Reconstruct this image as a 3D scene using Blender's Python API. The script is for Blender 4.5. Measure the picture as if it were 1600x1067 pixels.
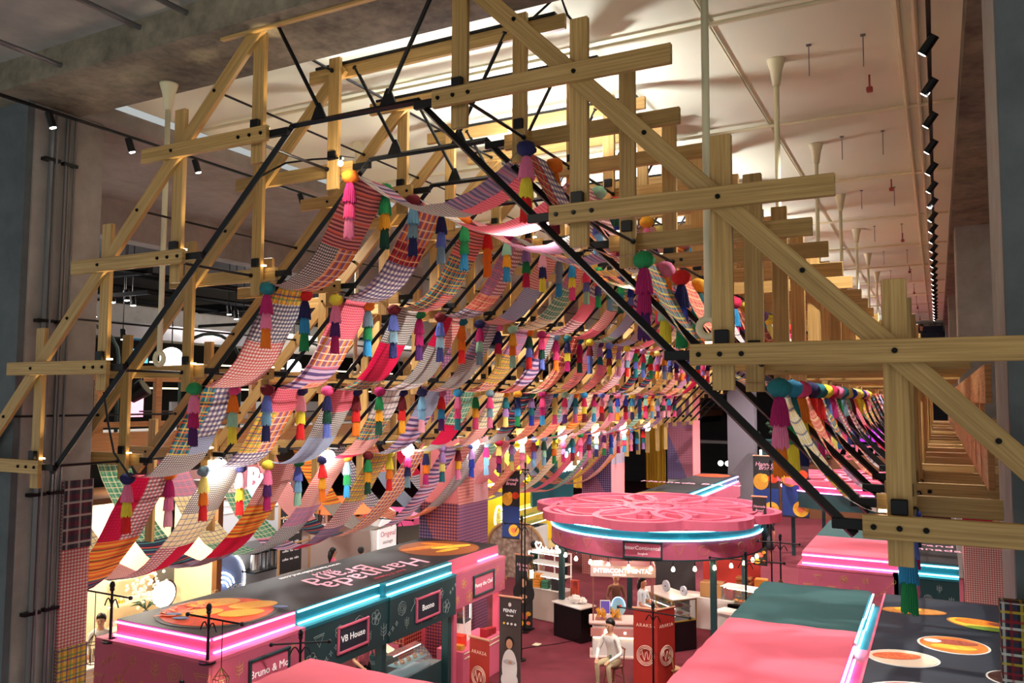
import bpy, bmesh, math, random
from mathutils import Vector, Matrix
random.seed(7)
R=math.radians; PI=math.pi
for o in list(bpy.data.objects): bpy.data.objects.remove(o)
S=bpy.context.scene; COL=S.collection
ZC=5.84                                   # eye height above the market floor
# ---------------------------------------------------------------- camera
cd=bpy.data.cameras.new('camera'); cam=bpy.data.objects.new('camera',cd); COL.objects.link(cam); S.camera=cam
cd.sensor_width=36; cd.sensor_fit='HORIZONTAL'; cd.lens=36*1268.9/1600; cd.clip_end=300; cd.clip_start=.05
yaw,pit,rol=.4822,.0703,.005
fw=Vector((-math.sin(yaw)*math.cos(pit),math.cos(yaw)*math.cos(pit),math.sin(pit)))
r0=Vector((math.cos(yaw),math.sin(yaw),0)); u0=r0.cross(fw)
rr=math.cos(rol)*r0+math.sin(rol)*u0; uu=-math.sin(rol)*r0+math.cos(rol)*u0
cam.matrix_world=Matrix.Translation((0,0,ZC))@Matrix((rr,uu,-fw)).transposed().to_4x4()
# ---------------------------------------------------------------- world, exposure, hall lights and added fills
W=bpy.data.worlds.new('world'); S.world=W; W.use_nodes=True
W.node_tree.nodes['Background'].inputs[0].default_value=(.9,.95,.93,1); W.node_tree.nodes['Background'].inputs[1].default_value=.4
S.view_settings.view_transform='Standard'; S.view_settings.look='None'; S.view_settings.exposure=.36; S.view_settings.gamma=1
S.view_settings.use_curve_mapping=False
def light(name,kind,loc,e,col=(1,.9,.78),size=.1,rot=None,spot=None,blend=.6,label=None):
    d=bpy.data.lights.new(name,kind); d.energy=e; d.color=col
    if kind=='AREA': d.shape='RECTANGLE'; d.size=size[0]; d.size_y=size[1]
    else: d.shadow_soft_size=size
    if kind=='SPOT': d.spot_size=R(spot or 90); d.spot_blend=blend
    o=bpy.data.objects.new(name,d); o.location=loc
    if rot is not None:                                   # rot = a point it looks at
        v=Vector(rot)-Vector(loc); o.rotation_euler=v.to_track_quat('-Z','Y').to_euler()
    COL.objects.link(o); return o
WARM=(1,.78,.5)
# track spots on the right aim at the market floor and the timber
for i in range(7):
    y=9.5+i*5.6; light('track_spot_light','SPOT',(.02,y-.07,ZC+3.24),1100,(1,.94,.87),.06,(-5.2,y-1,0),95,.5)
for i in range(6):
    y=9+i*5.6; light('track_spot_light','SPOT',(-9.3,y,ZC+3.2),900,(1,.94,.87),.06,(-6,y+1,0),100,.5)
# added fill spots without fixtures: upward to brighten the ceiling, downward for the market
for i in range(8):
    y=9.+i*4.6; light('ridge_up_fill','SPOT',(-4.3,y,ZC+2.75),270,(.97,.96,1),.12,(-4.7,y,ZC+9),165,.4)
for i in range(7):
    y=8.8+i*4.8; light('ridge_down_fill','SPOT',(-4.2,y,ZC+2.3),1250,(1,.94,.86),.12,(-4.9,y+.5,0),125,.5)
for y in (-1.5,3.5):
    light('balcony_fill','POINT',(2.6,y,ZC+2.6),38,(1,.88,.66),.15)  # added fill for the truss fronts, no lamp hangs here
light('balcony_fill','POINT',(-5,1.0,ZC+2.9),75,(1,.86,.66),.2)  # more added front fill, out of view
# ---------------------------------------------------------------- naming helpers
def tag(o,label=None,cat=None,group=None,kind=None):
    if label: o['label']=label
    if cat: o['category']=cat
    if group: o['group']=group
    if kind: o['kind']=kind
    return o
def empty(name,loc=(0,0,0),rz=0,label=None,cat=None,group=None):
    o=bpy.data.objects.new(name,None); o.empty_display_size=.1; COL.objects.link(o); o.location=loc; o.rotation_euler=(0,0,rz)
    return tag(o,label,cat,group)
def link(name,me,parent=None,loc=(0,0,0),rot=(0,0,0),mat=None,scale=None):
    o=bpy.data.objects.new(name,me); COL.objects.link(o); o.location=loc; o.rotation_euler=rot
    if scale: o.scale=scale
    if parent: o.parent=parent
    if mat and not me.materials: me.materials.append(mat)
    return o
ORD=['first','second','third','fourth','fifth','sixth','seventh','eighth','ninth','tenth','eleventh','twelfth','thirteenth','fourteenth','fifteenth','sixteenth','seventeenth','eighteenth','nineteenth','twentieth','twenty-first','twenty-second','twenty-third','twenty-fourth','twenty-fifth','twenty-sixth','twenty-seventh','twenty-eighth','twenty-ninth','thirtieth']
# ---------------------------------------------------------------- materials
def srgb(r,g,b):
    f=lambda c:(c/255/12.92 if c<=10 else ((c/255+.055)/1.055)**2.4)
    return (f(r),f(g),f(b),1)
class NT:
    def __init__(s,name):
        s.m=bpy.data.materials.new(name); s.m.use_nodes=True; s.n=s.m.node_tree.nodes; s.l=s.m.node_tree.links; s.p=s.n['Principled BSDF']
    def N(s,t,**k):
        n=s.n.new(t)
        for a,b in k.items():
            if a.startswith('i_'): n.inputs[int(a[2:])].default_value=b
            else: setattr(n,a,b)
        return n
    def C(s,a,b): s.l.new(a,b)
    def math(s,op,a,b=None,c=None):
        n=s.N('ShaderNodeMath',operation=op)
        for i,v in enumerate((a,b,c)):
            if v is None: continue
            if isinstance(v,(int,float)): n.inputs[i].default_value=v
            else: s.C(v,n.inputs[i])
        return n.outputs[0]
    def mix(s,f,a,b,mode='MIX'):
        n=s.N('ShaderNodeMix',data_type='RGBA',blend_type=mode)
        for i,v in ((0,f),(6,a),(7,b)):
            if hasattr(v,'is_output') or hasattr(v,'links'): s.C(v,n.inputs[i])
            else: n.inputs[i].default_value=v
        return n.outputs[2]
MATS={}
def mat(name,col,rough=.6,metal=0,noise=0,scale=8,emit=None,es=0,alpha=None,trans=0,bump=0,spec=None):
    if name in MATS: return MATS[name]
    t=NT(name); c=col if len(col)==4 else srgb(*col)
    t.p.inputs['Base Color'].default_value=c; t.p.inputs['Roughness'].default_value=rough; t.p.inputs['Metallic'].default_value=metal
    if noise or bump:
        tc=t.N('ShaderNodeTexCoord'); no=t.N('ShaderNodeTexNoise'); no.inputs['Scale'].default_value=scale; no.inputs['Detail'].default_value=6
        t.C(tc.outputs['Object'],no.inputs['Vector'])
        if noise:
            d=tuple(x*(1-noise) for x in c[:3])+(1,); e=tuple(min(1,x*(1+noise*.6)) for x in c[:3])+(1,)
            mr=t.N('ShaderNodeMapRange'); mr.inputs[1].default_value=.3; mr.inputs[2].default_value=.7; t.C(no.outputs[0],mr.inputs[0])
            t.C(t.mix(mr.outputs[0],d,e),t.p.inputs['Base Color'])
        if bump:
            b=t.N('ShaderNodeBump'); b.inputs[0].default_value=bump; b.inputs[1].default_value=.01; t.C(no.outputs[0],b.inputs['Height']); t.C(b.outputs[0],t.p.inputs['Normal'])
    if emit: t.p.inputs['Emission Color'].default_value=emit if len(emit)==4 else srgb(*emit); t.p.inputs['Emission Strength'].default_value=es
    if trans: t.p.inputs['Transmission Weight'].default_value=trans; t.p.inputs['IOR'].default_value=1.05
    if alpha is not None: t.p.inputs['Alpha'].default_value=alpha
    if spec is not None: t.p.inputs['Specular IOR Level'].default_value=spec
    MATS[name]=t.m; return t.m
def wood(name,c1,c2,c3,rough=.5):
    t=NT(name); uv=t.N('ShaderNodeUVMap'); mp=t.N('ShaderNodeMapping'); mp.inputs['Scale'].default_value=(1.2,60,1)
    oi=t.N('ShaderNodeObjectInfo'); ad=t.N('ShaderNodeVectorMath',operation='ADD'); sc=t.math('MULTIPLY',oi.outputs['Random'],37.)
    t.C(uv.outputs[0],ad.inputs[0]); t.C(sc,ad.inputs[1]); t.C(ad.outputs[0],mp.inputs['Vector'])
    no=t.N('ShaderNodeTexNoise'); no.inputs['Scale'].default_value=1; no.inputs['Detail'].default_value=5; no.inputs['Roughness'].default_value=.65
    t.C(mp.outputs[0],no.inputs['Vector'])
    cr=t.N('ShaderNodeValToRGB'); e=cr.color_ramp.elements; e[0].position=.3; e[0].color=c1; e[1].position=.7; e[1].color=c3
    m=e.new(.5); m.color=c2; t.C(no.outputs[0],cr.inputs[0])
    big=t.N('ShaderNodeTexNoise'); big.inputs['Scale'].default_value=1.3; t.C(ad.outputs[0],big.inputs['Vector'])
    k=t.math('MULTIPLY_ADD',big.outputs[0],.35,.82); k2=t.math('MULTIPLY_ADD',oi.outputs['Random'],.16,.92); k=t.math('MULTIPLY',k,k2)
    cc=t.N('ShaderNodeCombineColor'); [t.C(k,cc.inputs[i]) for i in range(3)]
    t.C(t.mix(1.,cr.outputs[0],cc.outputs[0],'MULTIPLY'),t.p.inputs['Base Color']); t.p.inputs['Roughness'].default_value=rough
    MATS[name]=t.m; return t.m
WOOD=wood('bamboo_laminate',srgb(146,112,60),srgb(176,139,80),srgb(198,163,104))
WOODR=wood('red_timber',srgb(160,112,66),srgb(188,138,88),srgb(206,158,108))
BLACK=mat('black_steel',(26,26,28),.4,.6)
CREAM=mat('cream_paint',(222,214,178),.5)
BOLT=mat('bolt_black',(18,18,20),.3,.7)
def concrete(name,col,dirt,sc=1.2):
    t=NT(name); tc=t.N('ShaderNodeTexCoord'); a=t.N('ShaderNodeTexNoise'); a.inputs['Scale'].default_value=sc; a.inputs['Detail'].default_value=9; a.inputs['Roughness'].default_value=.7
    b=t.N('ShaderNodeTexNoise'); b.inputs['Scale'].default_value=sc*9; b.inputs['Detail'].default_value=8
    t.C(tc.outputs['Object'],a.inputs[0]); t.C(tc.outputs['Object'],b.inputs[0])
    k=t.math('MULTIPLY_ADD',a.outputs[0],2.4,-.75); k=t.math('ADD',k,t.math('MULTIPLY_ADD',b.outputs[0],.8,-.4))
    n=t.math('MAXIMUM',t.math('MINIMUM',k,1.),0.)
    t.C(t.mix(n,srgb(*dirt),srgb(*col)),t.p.inputs['Base Color']); t.p.inputs['Roughness'].default_value=.85
    bu=t.N('ShaderNodeBump'); bu.inputs[0].default_value=.5; bu.inputs[1].default_value=.02; t.C(b.outputs[0],bu.inputs['Height']); t.C(bu.outputs[0],t.p.inputs['Normal'])
    MATS[name]=t.m; return t.m
CONC=concrete('rough_concrete',(150,140,120),(78,72,62),1.0)
CONCL=concrete('smooth_concrete',(168,162,156),(132,126,120),.5)
CONCSH=concrete('shaded_concrete',(98,104,106),(74,80,84),.6)  # darker concrete tone, shade of the column fronts put into the colour
PAL=dict(red=(214,28,28),crimson=(190,20,70),maroon=(110,8,28),orange=(236,120,18),yelloworange=(230,160,30),yellow=(228,208,60),paleyellow=(238,214,120),pink=(226,120,160),lightpink=(236,160,176),hotpink=(232,70,130),magenta=(170,16,96),purple=(72,20,92),navy=(24,26,84),blue=(36,60,170),periwinkle=(96,112,190),skyblue=(40,140,190),lightblue=(120,170,200),greyblue=(120,150,165),teal=(20,110,120),green=(20,135,75),darkgreen=(6,66,48),palegreen=(150,196,170),lavender=(170,130,190))
YARN={}
def yarn(c):
    if c not in YARN:
        t=NT('yarn_'+c); uv=t.N('ShaderNodeTexCoord'); mp=t.N('ShaderNodeMapping'); mp.inputs['Scale'].default_value=(160,160,5); t.C(uv.outputs['Object'],mp.inputs[0])
        no=t.N('ShaderNodeTexNoise'); no.inputs['Scale'].default_value=1; t.C(mp.outputs[0],no.inputs[0])
        c0=srgb(*PAL[c]); t.C(t.mix(no.outputs[0],tuple(x*.6 for x in c0[:3])+(1,),tuple(min(1,x*1.3+.01) for x in c0[:3])+(1,)),t.p.inputs['Base Color'])
        t.p.inputs['Roughness'].default_value=.9; YARN[c]=t.m
    return YARN[c]
def plaid(name,bg,a,b=None,f=18,lines=None,f2=7,stripe=False,w=.5,lw=.16):
    """woven check on metre UVs: warp colour a, weft colour b over bg"""
    t=NT(name); uv=t.N('ShaderNodeUVMap'); sx=t.N('ShaderNodeSeparateXYZ'); t.C(uv.outputs[0],sx.inputs[0]); b=b or a
    def band(sock,fr,wd,off=0): return t.math('LESS_THAN',t.math('FRACT',t.math('MULTIPLY_ADD',sock,fr,off)),wd)
    V=band(sx.outputs[1],f,w)
    c=t.mix(t.math('MULTIPLY',V,.9 if stripe else .72),srgb(*bg),srgb(*b))
    if not stripe: c=t.mix(t.math('MULTIPLY',band(sx.outputs[0],f,w),.66),c,srgb(*a))
    for i,l in enumerate(lines or []):
        c=t.mix(t.math('MULTIPLY',band(sx.outputs[1],f2,lw,.37*i),.75),c,srgb(*l)); 
        if not stripe: c=t.mix(t.math('MULTIPLY',band(sx.outputs[0],f2,lw,.37*i),.6),c,srgb(*l))
    t.C(c,t.p.inputs['Base Color']); t.p.inputs['Roughness'].default_value=.85
    tr=t.N('ShaderNodeBsdfTranslucent'); t.C(c,tr.inputs[0]); ms=t.N('ShaderNodeMixShader'); ms.inputs[0].default_value=.35
    t.C(t.p.outputs[0],ms.inputs[1]); t.C(tr.outputs[0],ms.inputs[2]); t.C(ms.outputs[0],t.n['Material Output'].inputs[0])
    MATS[name]=t.m; return t.m
WH=(236,230,222)
PL=dict(
 gingblack=plaid('gingham_black',WH,(20,20,26),None,28), gingnavy=plaid('gingham_navy',WH,(30,30,84),None,19),
 gingpurple=plaid('gingham_purple',WH,(60,40,110),None,13), gingred=plaid('gingham_red',WH,(205,40,30),None,24),
 gingorange=plaid('gingham_orange',WH,(205,44,16),None,21), gingpink=plaid('gingham_pink',WH,(220,50,100),None,24),
 gingredblue=plaid('gingham_red_navy',(240,230,225),(205,30,40),(30,30,70),16),
 crimson=plaid('crimson_weave',(215,30,80),(190,20,60),None,20), pinkred=plaid('fine_pink',(240,150,160),(195,40,70),(215,70,100),28),
 orangeblue=plaid('orange_blue_plaid',(235,140,60),(60,70,150),(238,120,50),8,[(250,230,200)],9),
 yellow=plaid('yellow_plaid',(240,205,90),(235,130,40),(240,190,60),12,[(90,150,90),(60,70,140)],8),
 teal=plaid('teal_plaid',(60,150,160),(25,60,110),(40,120,120),12,[(235,120,40),(240,210,90)],8),
 bluefine=plaid('blue_white_fine',(225,230,235),(40,80,150),(50,110,170),34),
 lilacstripe=plaid('lilac_stripe',(205,180,205),(70,50,110),None,9,[(230,120,130)],4,True),
 redstripe=plaid('red_stripe',(225,150,140),(120,40,60),None,22,[(240,110,90)],6,True),
 orangestripe=plaid('orange_stripe',(240,180,70),(235,90,50),None,12,[(60,50,50)],5,True),
 navystripe=plaid('navy_stripe',(60,60,90),(30,30,60),None,16,[(230,90,60),(80,160,160)],6,True),
 whiteplaid=plaid('white_window_check',(235,230,225),(220,205,200),None,12,[(60,60,100)],9),
 creamgold=plaid('cream_gold_check',(240,232,205),(232,214,150),None,12,[(90,100,140)],9),
 mauve=plaid('mauve_weave',(190,150,175),(150,110,150),None,26,[(225,130,150)],7),
 green=plaid('green_plaid',(120,180,150),(50,120,100),(80,150,130),12,[(240,230,200)],9),
 purplegray=plaid('grey_purple_stripe',(150,130,150),(90,80,120),None,18,[(200,120,140)],7,True),
 salmon=plaid('salmon_check',(240,160,140),(215,80,70),None,22,[(245,215,160)],9),
 redplaid=plaid('red_navy_plaid',(200,60,60),(40,30,60),(150,30,50),10,[(235,190,140)],9))
PLK=list(PL)
# ---------------------------------------------------------------- mesh builder
class MB:
    def __init__(s): s.v=[];s.f=[];s.m=[];s.uv=[]
    def add(s,vs,fs,m=0,uvs=None,T=None):
        o=len(s.v)
        s.v+=[tuple(T@Vector(v)) if T else tuple(v) for v in vs]
        for i,f in enumerate(fs):
            s.f.append([o+j for j in f]); s.m.append(m); s.uv.append(uvs[i] if uvs else None)
        return s
    def box(s,c,d,m=0,T=None,b=0):
        x,y,z=d[0]/2,d[1]/2,d[2]/2
        if b:
            return s.cbox(c,d,b,m,T)
        vs=[(c[0]+i*x,c[1]+j*y,c[2]+k*z) for i in (-1,1) for j in (-1,1) for k in (-1,1)]
        return s.add(vs,[(0,1,3,2),(4,6,7,5),(0,4,5,1),(2,3,7,6),(0,2,6,4),(1,5,7,3)],m,None,T)
    def cbox(s,c,d,b,m=0,T=None):
        h=[x/2 for x in d]; b=min(b,min(h)*.8); vs=[];idx={}
        for i in (-1,1):
            for j in (-1,1):
                for k in (-1,1):
                    for a in range(3):
                        p=[i*(h[0]-b),j*(h[1]-b),k*(h[2]-b)]; sg=(i,j,k)[a]; p[a]=sg*h[a]
                        idx[(i,j,k,a)]=len(vs); vs.append(tuple(p[q]+c[q] for q in range(3)))
        fs=[]
        for a in range(3):
            o=[q for q in range(3) if q!=a]
            for sg in (-1,1):
                q=[]
                for (u,v) in ((-1,-1),(1,-1),(1,1),(-1,1)):
                    k=[0,0,0]; k[a]=sg;k[o[0]]=u;k[o[1]]=v; q.append(idx[(k[0],k[1],k[2],a)])
                fs.append(q if (sg>0)!=(a==1) else q[::-1])
        for a in range(3):     # edges
            o=[q for q in range(3) if q!=a]
            for u in (-1,1):
                for v in (-1,1):
                    k1=[0]*3;k1[a]=-1;k1[o[0]]=u;k1[o[1]]=v;k2=k1[:];k2[a]=1
                    fs.append([idx[(*k1,o[0])],idx[(*k2,o[0])],idx[(*k2,o[1])],idx[(*k1,o[1])]])
        for i in (-1,1):
            for j in (-1,1):
                for k in (-1,1): fs.append([idx[(i,j,k,a)] for a in range(3)])
        return s.add(vs,fs,m,None,T)
    def cyl(s,p,q,r,r2=None,n=10,m=0,cap=True,T=None):
        p,q=Vector(p),Vector(q); r2=r if r2 is None else r2; d=(q-p).normalized()
        a=d.orthogonal().normalized(); b=d.cross(a); vs=[]
        for c,rad in ((p,r),(q,r2)):
            for i in range(n):
                t=2*PI*i/n; vs.append(tuple(c+a*math.cos(t)*rad+b*math.sin(t)*rad))
        fs=[(i,(i+1)%n,n+(i+1)%n,n+i) for i in range(n)]
        if cap: fs+=[tuple(range(n))[::-1],tuple(range(n,2*n))]
        return s.add(vs,fs,m,None,T)
    def tube(s,pts,r,n=6,m=0,T=None,close=False):
        P=[Vector(p) for p in pts]; vs=[];fs=[];prev=None;N=len(P)
        for i,p in enumerate(P):
            if close: d=(P[(i+1)%N]-P[i-1]).normalized()
            else: d=(P[min(i+1,N-1)]-P[max(i-1,0)]).normalized()
            if prev is None: a=d.orthogonal().normalized()
            else:
                a=(prev-d*prev.dot(d)); a=a.normalized() if a.length>1e-6 else d.orthogonal().normalized()
            prev=a; b=d.cross(a)
            rad=r[i] if isinstance(r,(list,tuple)) else r
            for k in range(n):
                t=2*PI*(k+.5)/n; vs.append(tuple(p+(a*math.cos(t)+b*math.sin(t))*rad))
        for i in range(N if close else N-1):
            for k in range(n): fs.append((i*n+k,i*n+(k+1)%n,((i+1)%N)*n+(k+1)%n,((i+1)%N)*n+k))
        if not close: fs+=[tuple(range(n))[::-1],tuple((N-1)*n+k for k in range(n))]
        return s.add(vs,fs,m,None,T)
    def lathe(s,prof,c=(0,0,0),n=16,m=0,T=None,amp=0,k=0,rag=0):
        vs=[];fs=[]
        for j,(r,z) in enumerate(prof):
            for i in range(n):
                t=2*PI*i/n; q=r*(1+(amp if i%2 else -amp)); zz=z-(rag*random.random() if rag and j==len(prof)-1 else 0)
                vs.append((c[0]+q*math.cos(t),c[1]+q*math.sin(t),c[2]+zz))
        for j in range(len(prof)-1):
            for i in range(n): fs.append((j*n+i,j*n+(i+1)%n,(j+1)*n+(i+1)%n,(j+1)*n+i))
        if prof[0][0]>1e-4: fs.append(tuple(range(n))[::-1])
        if prof[-1][0]>1e-4: fs.append(tuple((len(prof)-1)*n+i for i in range(n)))
        return s.add(vs,fs,m,None,T)
    def sphere(s,c,r,n=12,m=0,sc=(1,1,1),T=None):
        k=n//2; prof=[(max(1e-5,math.sin(PI*j/k)),-math.cos(PI*j/k)) for j in range(k+1)]
        vs=[];fs=[]
        for (q,z) in prof:
            for i in range(n):
                t=2*PI*i/n; vs.append((c[0]+r*sc[0]*q*math.cos(t),c[1]+r*sc[1]*q*math.sin(t),c[2]+r*sc[2]*z))
        for j in range(k):
            for i in range(n): fs.append((j*n+i,j*n+(i+1)%n,(j+1)*n+(i+1)%n,(j+1)*n+i))
        return s.add(vs,fs,m,None,T)
    def prism(s,poly,z0,z1,m=0,T=None):
        n=len(poly); vs=[(x,y,z0) for x,y in poly]+[(x,y,z1) for x,y in poly]
        return s.add(vs,[tuple(range(n))[::-1],tuple(range(n,2*n))]+[(i,(i+1)%n,n+(i+1)%n,n+i) for i in range(n)],m,None,T)
    def mesh(s,name,mats,smooth=False):
        me=bpy.data.meshes.new(name); me.from_pydata(s.v,[],s.f)
        for m in (mats if isinstance(mats,(list,tuple)) else [mats]): me.materials.append(m)
        me.polygons.foreach_set('material_index',s.m)
        if smooth: me.polygons.foreach_set('use_smooth',[True]*len(s.f))
        uvl=me.uv_layers.new(name='UVMap'); li=0; data=[0.]*(2*len(me.loops))
        for f,u in zip(s.f,s.uv):
            if u is None:
                p=[Vector(s.v[i]) for i in f[:3]]; nn=(p[1]-p[0]).cross(p[2]-p[0]); ax=max(range(3),key=lambda a:abs(nn[a]))
                o=[(1,2),(0,2),(0,1)][ax]; u=[(s.v[i][o[0]],s.v[i][o[1]]) for i in f]
            for q in u: data[2*li]=q[0];data[2*li+1]=q[1];li+=1
        uvl.data.foreach_set('uv',data); me.update(); return me
    def build(s,name,mats,parent=None,loc=(0,0,0),rz=0,smooth=False,label=None,cat=None,group=None,kind=None):
        bm=s.mesh(name,mats,smooth); o=link(name,bm,parent,loc,(0,0,rz)); return tag(o,label,cat,group,kind)
def box(name,c,d,m,parent=None,b=0,**k): return MB().box(c,d,0,None,b).build(name,m,parent,**k)
def abox(name,lo,hi,m,parent=None,b=0,**k): return box(name,[(p+q)/2 for p,q in zip(lo,hi)],[abs(q-p) for p,q in zip(lo,hi)],m,parent,b,**k)
def text(name,s,size,m,parent=None,loc=(0,0,0),M3=None,depth=.006,align='CENTER',spacing=1,bold=0,kind=None,shear=0):
    cu=bpy.data.curves.new(name,'FONT'); cu.body=s; cu.size=size; cu.align_x=align; cu.align_y='CENTER'; cu.extrude=depth; cu.space_character=spacing; cu.offset=bold; cu.resolution_u=2; cu.shear=shear
    o=bpy.data.objects.new(name,cu); COL.objects.link(o); dg=bpy.context.evaluated_depsgraph_get()
    me=bpy.data.meshes.new_from_object(o.evaluated_get(dg)); bpy.data.objects.remove(o)
    me.materials.clear(); me.materials.append(m)
    o=bpy.data.objects.new(name,me); COL.objects.link(o); o.parent=parent
    mw=(M3.to_4x4() if M3 else Matrix()); mw.translation=Vector(loc); o.matrix_basis=mw
    return o
def facing(dx,dy):      # text frame for a vertical face whose outward normal is (dx,dy)
    n=Vector((dx,dy,0)).normalized(); x=Vector((-n.y,n.x,0)); return Matrix((x,Vector((0,0,1)),n)).transposed()
# ================================================================= STRUCTURE
def st(o): o['kind']='structure'; return o
CEIL=mat('cream_ceiling_paint',(232,235,210),.8,0,.05,.6,bump=.1)
CARPET=mat('maroon_carpet',(104,26,42),.95,0,.12,2.5,bump=.2)
DARK=mat('dark_void',(24,24,27),.8)
DGREY=mat('dark_grey_plaster',(58,56,60),.8,0,.1,2)
st(abox('floor',(-36,4,-.1),(14,64,0),CARPET))
LFLOOR=mat('pale_terrazzo',(168,150,140),.35,0,.08,3)
st(abox('floor_left',(-36,4,-.02),(-13.6,40,.015),LFLOOR))
st(abox('ceiling',(-9.55,6.5,ZC+3.9),(.33,64,ZC+4.1),CEIL))
st(abox('ceiling_front',(-14,-4,ZC+3.95),(6,5.55,ZC+4.15),CONCL))
st(abox('beam_cross',(-24,5.5,ZC+3.6),(6,6.5,ZC+4.2),CONC))
st(abox('beam_right',(.33,6.5,ZC+3.55),(2.2,64,ZC+4.2),CONC))
st(abox('ceiling_left',(-13.2,6.5,ZC+3.6),(-9.55,64,ZC+3.8),CONCL))
st(abox('beam_left',(-13.6,6.5,ZC+2.9),(-13.2,64,ZC+3.9),CONCL))
st(abox('ceiling_left_aisle',(-36,6.5,ZC+3.3),(-13.6,64,ZC+3.5),DGREY))
st(abox('wall_left',(-36.2,4,0),(-36,64,ZC+4),DARK))
st(abox('wall_far',(-36,56,0),(14,56.2,ZC+4),DGREY))
st(abox('wall_right',(9,4,0),(9.2,64,ZC+4),DGREY))
# cross joints and pipes on the cream ceiling
for i in range(14):
    y=8.1+i*3.49
    st(MB().cyl((-9.5,y,ZC+3.84),(.3,y,ZC+3.84),.025,n=8).build('ceiling_pipe',CREAM))
st(MB().cyl((-.25,6.6,ZC+3.85),(-.25,60,ZC+3.85),.03,n=8).cyl((-.1,6.6,ZC+3.85),(-.1,60,ZC+3.85),.03,n=8).build('ceiling_conduit',CREAM))
st(MB().cyl((-2.,6.6,ZC+3.88),(-2.,60,ZC+3.88),.012,n=6).build('ceiling_cable_run',CREAM))
for (a,b) in (((-8.6,0,3.7),(-8.6,5.5,3.7)),((-6.6,0,3.86),(-6.6,5.5,3.86)),((-7.3,0,3.86),(-7.3,5.5,3.86))):
    st(MB().cyl((a[0],a[1],ZC+a[2]),(b[0],b[1],ZC+b[2]),.03,n=8).build('ceiling_conduit',mat('galvanised',(120,120,122),.45,.7)))
GALV=MATS['galvanised']
for i in range(9):
    for dx in (-1.15,-.6): st(MB().cyl((dx,9.2+3.5*i,ZC+3.9),(dx,9.2+3.5*i,ZC+3.55),.006,n=5).box((dx,9.2+3.5*i,ZC+3.9),(.05,.05,.02)).build('ceiling_drop_rod',mat('galvanised',(0,0,0))))
    st(MB().cbox((-.62,10.4+5.2*i,ZC+3.72),(.07,.07,.06),.01).cyl((-.62,10.4+5.2*i,ZC+3.9),(-.62,10.4+5.2*i,ZC+3.72),.012,n=5).build('ceiling_sensor',mat('sensor_red',(150,60,50))))
# columns
def column(x0,x1,y0,y1,m,label,clad=True):
    c=st(abox('column',(x0,y0,0),(x1,y1,ZC+3.6),m,b=.02)); return c
cl=column(-10.9,-9.7,5.9,6.85,CONCL,'left')
st(abox('column_shade_face',(-10.9,5.82,0),(-9.7,5.9,ZC+3.6),CONCSH))  # thin slab added to paint the column front as its shaded side
column(.4,1.7,6.1,7.35,CONCL,'right'); st(abox('column_shade_face',(.4,6.0,0),(1.7,6.1,ZC+3.6),CONCSH))  # right column with the same darker slab for its shaded front
for y in (18.7,31,43): column(.4,1.7,y,y+1.1,CONCL,'r')
# conduits on the left column
for i,(y,r,x) in enumerate(((6.1,.035,-9.64),(6.14,.012,-9.6),(6.3,.018,-9.66),(6.34,.012,-9.66),(6.42,.014,-9.67))):
    st(MB().cyl((x,y,2),(x,y,ZC+3.55),r,n=8).build('conduit_pipe',GALV))
for z in (ZC+2.9,ZC+.9,ZC-1.2,ZC-2.6):
    st(abox('conduit_clamp',(-9.7,6.0,z),(-9.6,6.2,z+.04),BLACK)); st(abox('conduit_clamp',(-9.7,6.26,z),(-9.63,6.45,z+.04),BLACK))

for i in range(5):
    light('aisle_fill','POINT',(-16.5,11+6*i,ZC+2.4),190,(1,.93,.86),.2)  # added fill that lifts the dark upper aisle, no fixture
# ================================================================= TIMBER TRUSSES
XC,A0,SX,TZ,H1,EB=-4.69,1.157,1.1,1.111,ZC+2.538,.148
Y0,DY,NT_=5.68,1.215,24
BW,BT=.15,.052
BMESH={}
def board_mesh(L):
    k=round(L,3)
    if k not in BMESH: BMESH[k]=MB().cbox((0,0,0),(L,BT,BW),.004).mesh('board',WOOD)
    return BMESH[k]
BOLTM=MB().cyl((0,0,0),(0,-.012,0),.019,.016,12).cyl((0,-.012,0),(0,-.018,0),.012,.009,8).mesh('bolt',BOLT)
CLIPM=MB().cbox((0,0,0),(.1,.05,.1),.006).mesh('clip',BLACK)
LEDW=mat('led_strip_white',(255,240,220),emit=(.96,.94,1,1),es=11)
LEDA=mat('led_strip_amber',(255,220,160),emit=(1,.72,.38,1),es=9)
UPM=MB().box((0,0,0),(.05,.04,.015)).mesh('uplight',LEDA)
def hboard(t,name,x0,x1,y,z): return link(name,board_mesh(x1-x0),t,((x0+x1)/2,y,z))
def vboard(t,name,x,y,z0,z1): return link(name,board_mesh(z1-z0),t,(x,y,(z0+z1)/2),(0,R(90),0))
RODM={}
def rod(t,name,p,q,r=.016,n=8):
    L=(Vector(q)-Vector(p)).length; k=(round(L,3),r)
    if k not in RODM: RODM[k]=MB().cyl((0,0,-L/2),(0,0,L/2),r,n=n).cyl((0,0,L/2-.02),(0,0,L/2),r*1.6,n=n).mesh('rod',BLACK,False)
    d=Vector(q)-Vector(p); return link(name,RODM[k],t,(Vector(p)+Vector(q))/2,d.to_track_quat('Z','Y').to_euler())
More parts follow.
